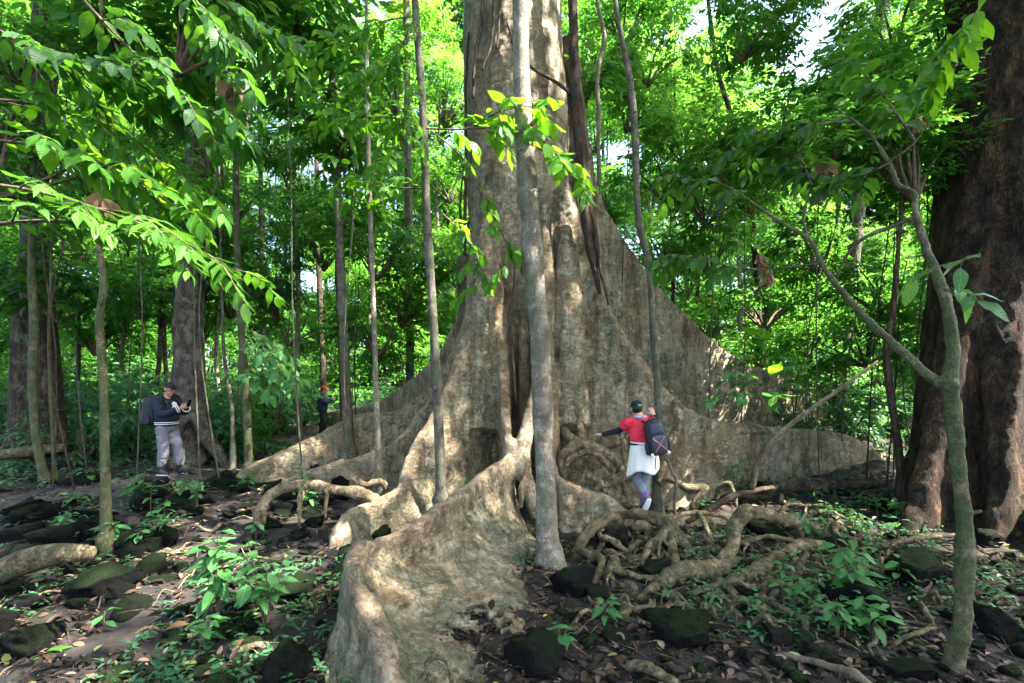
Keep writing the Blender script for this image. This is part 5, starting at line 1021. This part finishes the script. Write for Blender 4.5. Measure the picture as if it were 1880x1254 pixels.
shoe(Wm, J['anR'], J['toeR'], 'shoegrey', 'white'); shoe(Wm, J['anL'], J['toeL'], 'shoegrey', 'white', np.array([.05, .9, .45])/np.linalg.norm([.05, .9, .45]))
a = np.linspace(0, 2*np.pi, 72, endpoint=False); rings = []                       # jacket tied at the waist, hanging as a skirt with an uneven hem
for k, t in enumerate(np.linspace(0, 1, 14)):
    hem = .63-.09*np.cos(a-math.pi*1.15)+.045*np.sin(2*a)+.03*np.sin(3*a+1); z = 1.02*(1-t)+hem*t; fl = 1+t*(.28+.07*np.sin(a*7+1+t)*np.sin(a*1.0+.5)+.06*np.sin(a*4+2*t)+.03*np.sin(a*11))
    rings.append(np.stack([-.02+.168*fl*np.cos(a), .128*fl*np.sin(a)*1.05-.01, z], 1))
A = np.array(rings); n_, m_ = A.shape[:2]; i = np.arange(n_-1)[:, None]*m_; j = np.arange(m_)[None]; j2 = (j+1) % m_
jk = lp('tied_jacket', (A.reshape(-1, 3), np.stack([i+j, i+j2, i+m_+j2, i+m_+j], -1).reshape(-1, 4)), 'whitecloth', Wm); md = jk.modifiers.new('thick', 'SOLIDIFY'); md.thickness = .008
lp('belt', tube([(-.19+.02*k*0-.02+.19*math.cos(b)*1+.19, .14*math.sin(b), .99) for k, b in enumerate(np.linspace(0, 6.28, 16))], [.016]*16, n=40, seg=6), 'black', Wm)
lp('scarf', tube([J['neck']+np.array([.075*math.cos(b), .065*math.sin(b), .0]) for b in np.linspace(0, 6.28, 12)], [.026]*12, n=30, seg=8), 'check', Wm)
cp = cap(Wm, H, rot, ax, 'black', 'black'); lp('badge', ellip(H(.01, -.106, .04), (.035, .006, .012), rot), 'green', cp)
# backpacks are things of their own
def backpack(loc, rz, label, w, d, h, tilt, cords=None, piping=None):
    rt = empty('backpack', loc, label, 'backpack', rz=rz); 
    def sq(c, r, e=.66):
        V = SV.copy(); V = np.sign(V)*np.abs(V)**e; V = V/np.maximum(np.abs(V).max(1, keepdims=True), 1e-6)**.35*.93; return V*np.array(r)+np.array(c), np.hstack([SF, SF[:, 2:3]])
    T = np.array(Matrix.Rotation(tilt, 3, 'Y'))
    def tl(VF): return VF[0]@T.T, VF[1]
    def g_(name, sol, mat, amp=.004): 
        V, Q, N = remesh(*merge(sol), .011, 3); V = V+N*(amp*fbm(V*14, 3, 3))[:, None]; return lp(name, tl((V, Q)), mat, rt)
    g_('bag', [sq((0, 0, 0), (w/2, d/2, h/2)), sq((0, 0, h*.1), (w*.42, d*.55, h*.44))], 'pack'); g_('front_pocket', [sq((0, -d*.42, -h*.16), (w*.38, d*.26, h*.27))], 'packgrey'); g_('top_pocket', [sq((0, -d*.30, h*.25), (w*.34, d*.30, h*.17))], 'packgrey')
    for sg in (-1, 1):
        g_('side_pocket', [sq((sg*w*.48, 0, -h*.25), (w*.08, d*.3, h*.18))], 'pack'); lp('strap', tl(tube([(sg*w*.3, d*.42, h*.42), (sg*w*.36, d*.9, h*.46), (sg*w*.40, d*1.5, h*.2), (sg*w*.46, d*1.1, -h*.2), (sg*w*.42, d*.45, -h*.36)], [.022]*5, n=24, seg=8, ell=[.4]*5)), 'pack', rt)
    lp('handle', tl(tube([(-.04, d*.3, h*.47), (-.02, d*.3, h*.53), (.02, d*.3, h*.53), (.04, d*.3, h*.47)], [.008]*4, seg=6)), 'pack', rt)
    if cords:
        for s0, s1 in (((-.08, -.17), (.08, .02)), ((.08, -.17), (-.08, .02))): lp('cord', tl(tube([(s0[0], -d*.70, s0[1]), (0, -d*.73, -.075), (s1[0], -d*.66, s1[1])], [.005]*3, n=10, seg=5)), 'pinkcord', rt)
        lp('pull_strap', tl(tube([(-.06, -.02, -h*.5), (-.08, -.03, -h*.5-.06), (-.10, -.03, -h*.5-.15)], [.007, .007, .006], n=8, seg=5)), 'black', rt)
        for sg in (-1, 1): lp('buckle', tl(sq((sg*w*.36, -d*.38, -h*.40), (.02, .02, .025))), 'white', rt)
    if piping: lp('piping', tl(tube([(-w*.15, -d*.50, h*.22), (-w*.1, -d*.60, 0), (-w*.12, -d*.55, -h*.25)], [.008]*3, n=12, seg=5)), 'green', rt)
    return rt
backpack((loc[0]+.10, loc[1]-.225, loc[2]+1.10), 0, 'black daypack with crossed cords on the back of the hiker in red', .31, .22, .53, R(-11), cords=True)
# hiker on the path, looking at his phone
def walker(loc, rz, label, h_, fw, **kw):
    s = h_/1.72; J = dict(head=(0, .05, 1.555), look=(0, 1, -.38), neck=(0, .01, 1.42), chest=(0, .0, 1.22), waist=(0, 0, 1.04), pelvis=(0, 0, .9), shL=(-.19, 0, 1.36), shR=(.19, 0, 1.36), elL=(-.245, .12, 1.12), elR=(.245, .12, 1.12), wrL=(-.06, .34, 1.22), wrR=(.07, .33, 1.22), haL=(-.01, .41, 1.26), haR=(.015, .41, 1.26), palmL=(.8, .0, .3), palmR=(-.8, 0, .3), thumbL=(0, -.2, 1), thumbR=(0, -.2, 1), curl=.75,
        hipL=(-.10, 0, .88), hipR=(.10, 0, .88), knL=(-.095, .05+fw*.5, .48), knR=(.095, .03, .48), anL=(-.09, fw, .10), anR=(.09, -.05, .10), toeL=(-.11, fw+.15, .05), toeR=(.12, .10, .05))
    J = {k: (v if k == 'curl' else tuple(np.array(v)*s)) for k, v in J.items()}; return person('person', label, loc, rz, J, **kw)
D = 9.0; loc = P3(306, 874, D); loc[2] = h1(loc[0], loc[1])+.005; rz = R(-97)
Mn, J, H, rot, ax = walker(tuple(loc), rz, 'hiker in black varsity jacket and grey joggers looking at a phone on the path', 1.74, .17, skin='skin2')
def top(root, J, mat, name, hem=.02, slv=1.0):
    s = [tube([J['pelvis']+upv(hem), J['waist'], J['chest'], J['chest']+upv(.13), J['neck']-upv(.03)], [.19, .20, .205, .15, .075], n=20, seg=20, ref=[1, 0, 0], ell=[.84, .84, .78, .7, .9])]
    for q in 'LR': s.append(tube([J['chest']*.5+J['sh'+q]*.5+upv(.06), J['sh'+q], J['el'+q], J['el'+q]*(1-.93*slv)+J['wr'+q]*.93*slv], [.08, .085, .07, .048], n=22, seg=12))
    return garment(name, s, mat, root, .012, .009, 9)
def trousers(root, J, mat, w=1.0, up=.2):
    return garment('trousers', [tube([J['waist']-upv(.02), J['pelvis'], J['pelvis']-upv(.09)], [.175, .18, .17], n=10, seg=16, ref=[1, 0, 0], ell=[.8, .84, .8])]+[tube([J['hip'+q], J['kn'+q], J['kn'+q]*.5+J['an'+q]*.5, J['an'+q]+(J['kn'+q]-J['an'+q])*up], [.118*w, .10*w, .09*w, .062*w], n=20, seg=14) for q in 'LR'], mat, root, .011, .007, 9)
jk = top(Mn, J, 'bluegrey', 'jacket', 0); trousers(Mn, J, 'greycloth', .92, .22)
def hoop(root, c, rx, ry, r, mat, ref=None, ax_=None, name='stripe'):
    pts = []
    for b in np.linspace(0, 2*math.pi, 28): pts.append(np.array(c)+(np.array([rx*math.cos(b), ry*math.sin(b), 0]) if ax_ is None else ax_[0]*rx*math.cos(b)+ax_[1]*ry*math.sin(b)))
    return lp(name, tube(pts, [r]*28, n=56, seg=5), mat, root)
hoop(jk, J['pelvis']+upv(.065), .198, .168, .008, 'white'); hoop(jk, J['pelvis']+upv(.035), .197, .167, .008, 'white')
for q in 'LR':
    d = J['wr'+q]-J['el'+q]; d /= np.linalg.norm(d); e1 = np.cross(d, [0, 0, 1.]); e1 /= np.linalg.norm(e1); e2 = np.cross(d, e1)
    for t in (.80, .90): hoop(jk, J['el'+q]*(1-t)+J['wr'+q]*t, .062, .062, .008, 'white', None, (e1, e2))
    lp('sock', tube([J['an'+q]+(J['kn'+q]-J['an'+q])*.25, J['an'+q]], [.052, .048], n=6, seg=10), 'black', Mn); shoe(Mn, J['an'+q], J['toe'+q], 'black', 'white')
pr = [ellip(J['chest']+np.array([0, .158, -.02]), (.06, .012, .065)), ellip(J['chest']+np.array([0.005, .15, .07]), (.045, .012, .04)), ellip(J['chest']+np.array([-.045, .15, .06]), (.016, .01, .03))]
lp('chest_print', merge(pr), 'white', jk)
cap(Mn, H, rot, ax, 'black', 'orange')
hw = (J['haL']+J['haR'])/2
def phone(root_loc, rz, off, label, mat, tilt=-.9):
    V = SV.copy(); V = np.sign(V)*np.abs(V)**.35*np.array([.038, .006, .075]); V = V@np.array(Matrix.Rotation(tilt, 3, 'X')).T; p = Vector(root_loc)+Matrix.Rotation(rz, 3, 'Z')@Vector(off)
    o = link('phone', mesh('phone', V, np.hstack([SF, SF[:, 2:3]]), M[mat]), None, p, (0, 0, rz)); return tag(o, label, 'phone')
phone(loc, rz, hw+np.array([0, .025, .035]), 'black phone held up by the hiker on the path', 'glass', -.35)
bp = Vector(loc)+Matrix.Rotation(rz, 3, 'Z')@Vector((0, -.26, 1.17)); backpack(tuple(bp), rz, 'big black backpack with green piping on the hiker on the path', .36, .28, .56, 0, piping=True)
# far hiker with the red cap
D = 16.6; loc = P3(592, 798, D); loc[2] = h1(loc[0], loc[1])+.005; rz = R(-78)
M3, J, H, rot, ax = walker(tuple(loc), rz, 'far hiker in navy top and red cap reading a phone beyond the left roots', 1.62, .05)
top(M3, J, 'navy', 'top', -.05); trousers(M3, J, 'black', .95, .06); cap(M3, H, rot, ax, 'redcap', 'redcap')
for q in 'LR': shoe(M3, J['an'+q], J['toe'+q], 'black', 'black')
phone(loc, rz, (J['haL']+J['haR'])/2+np.array([0, .03, .03]), 'pale phone in the hands of the far hiker with the red cap', 'white', -1.0)
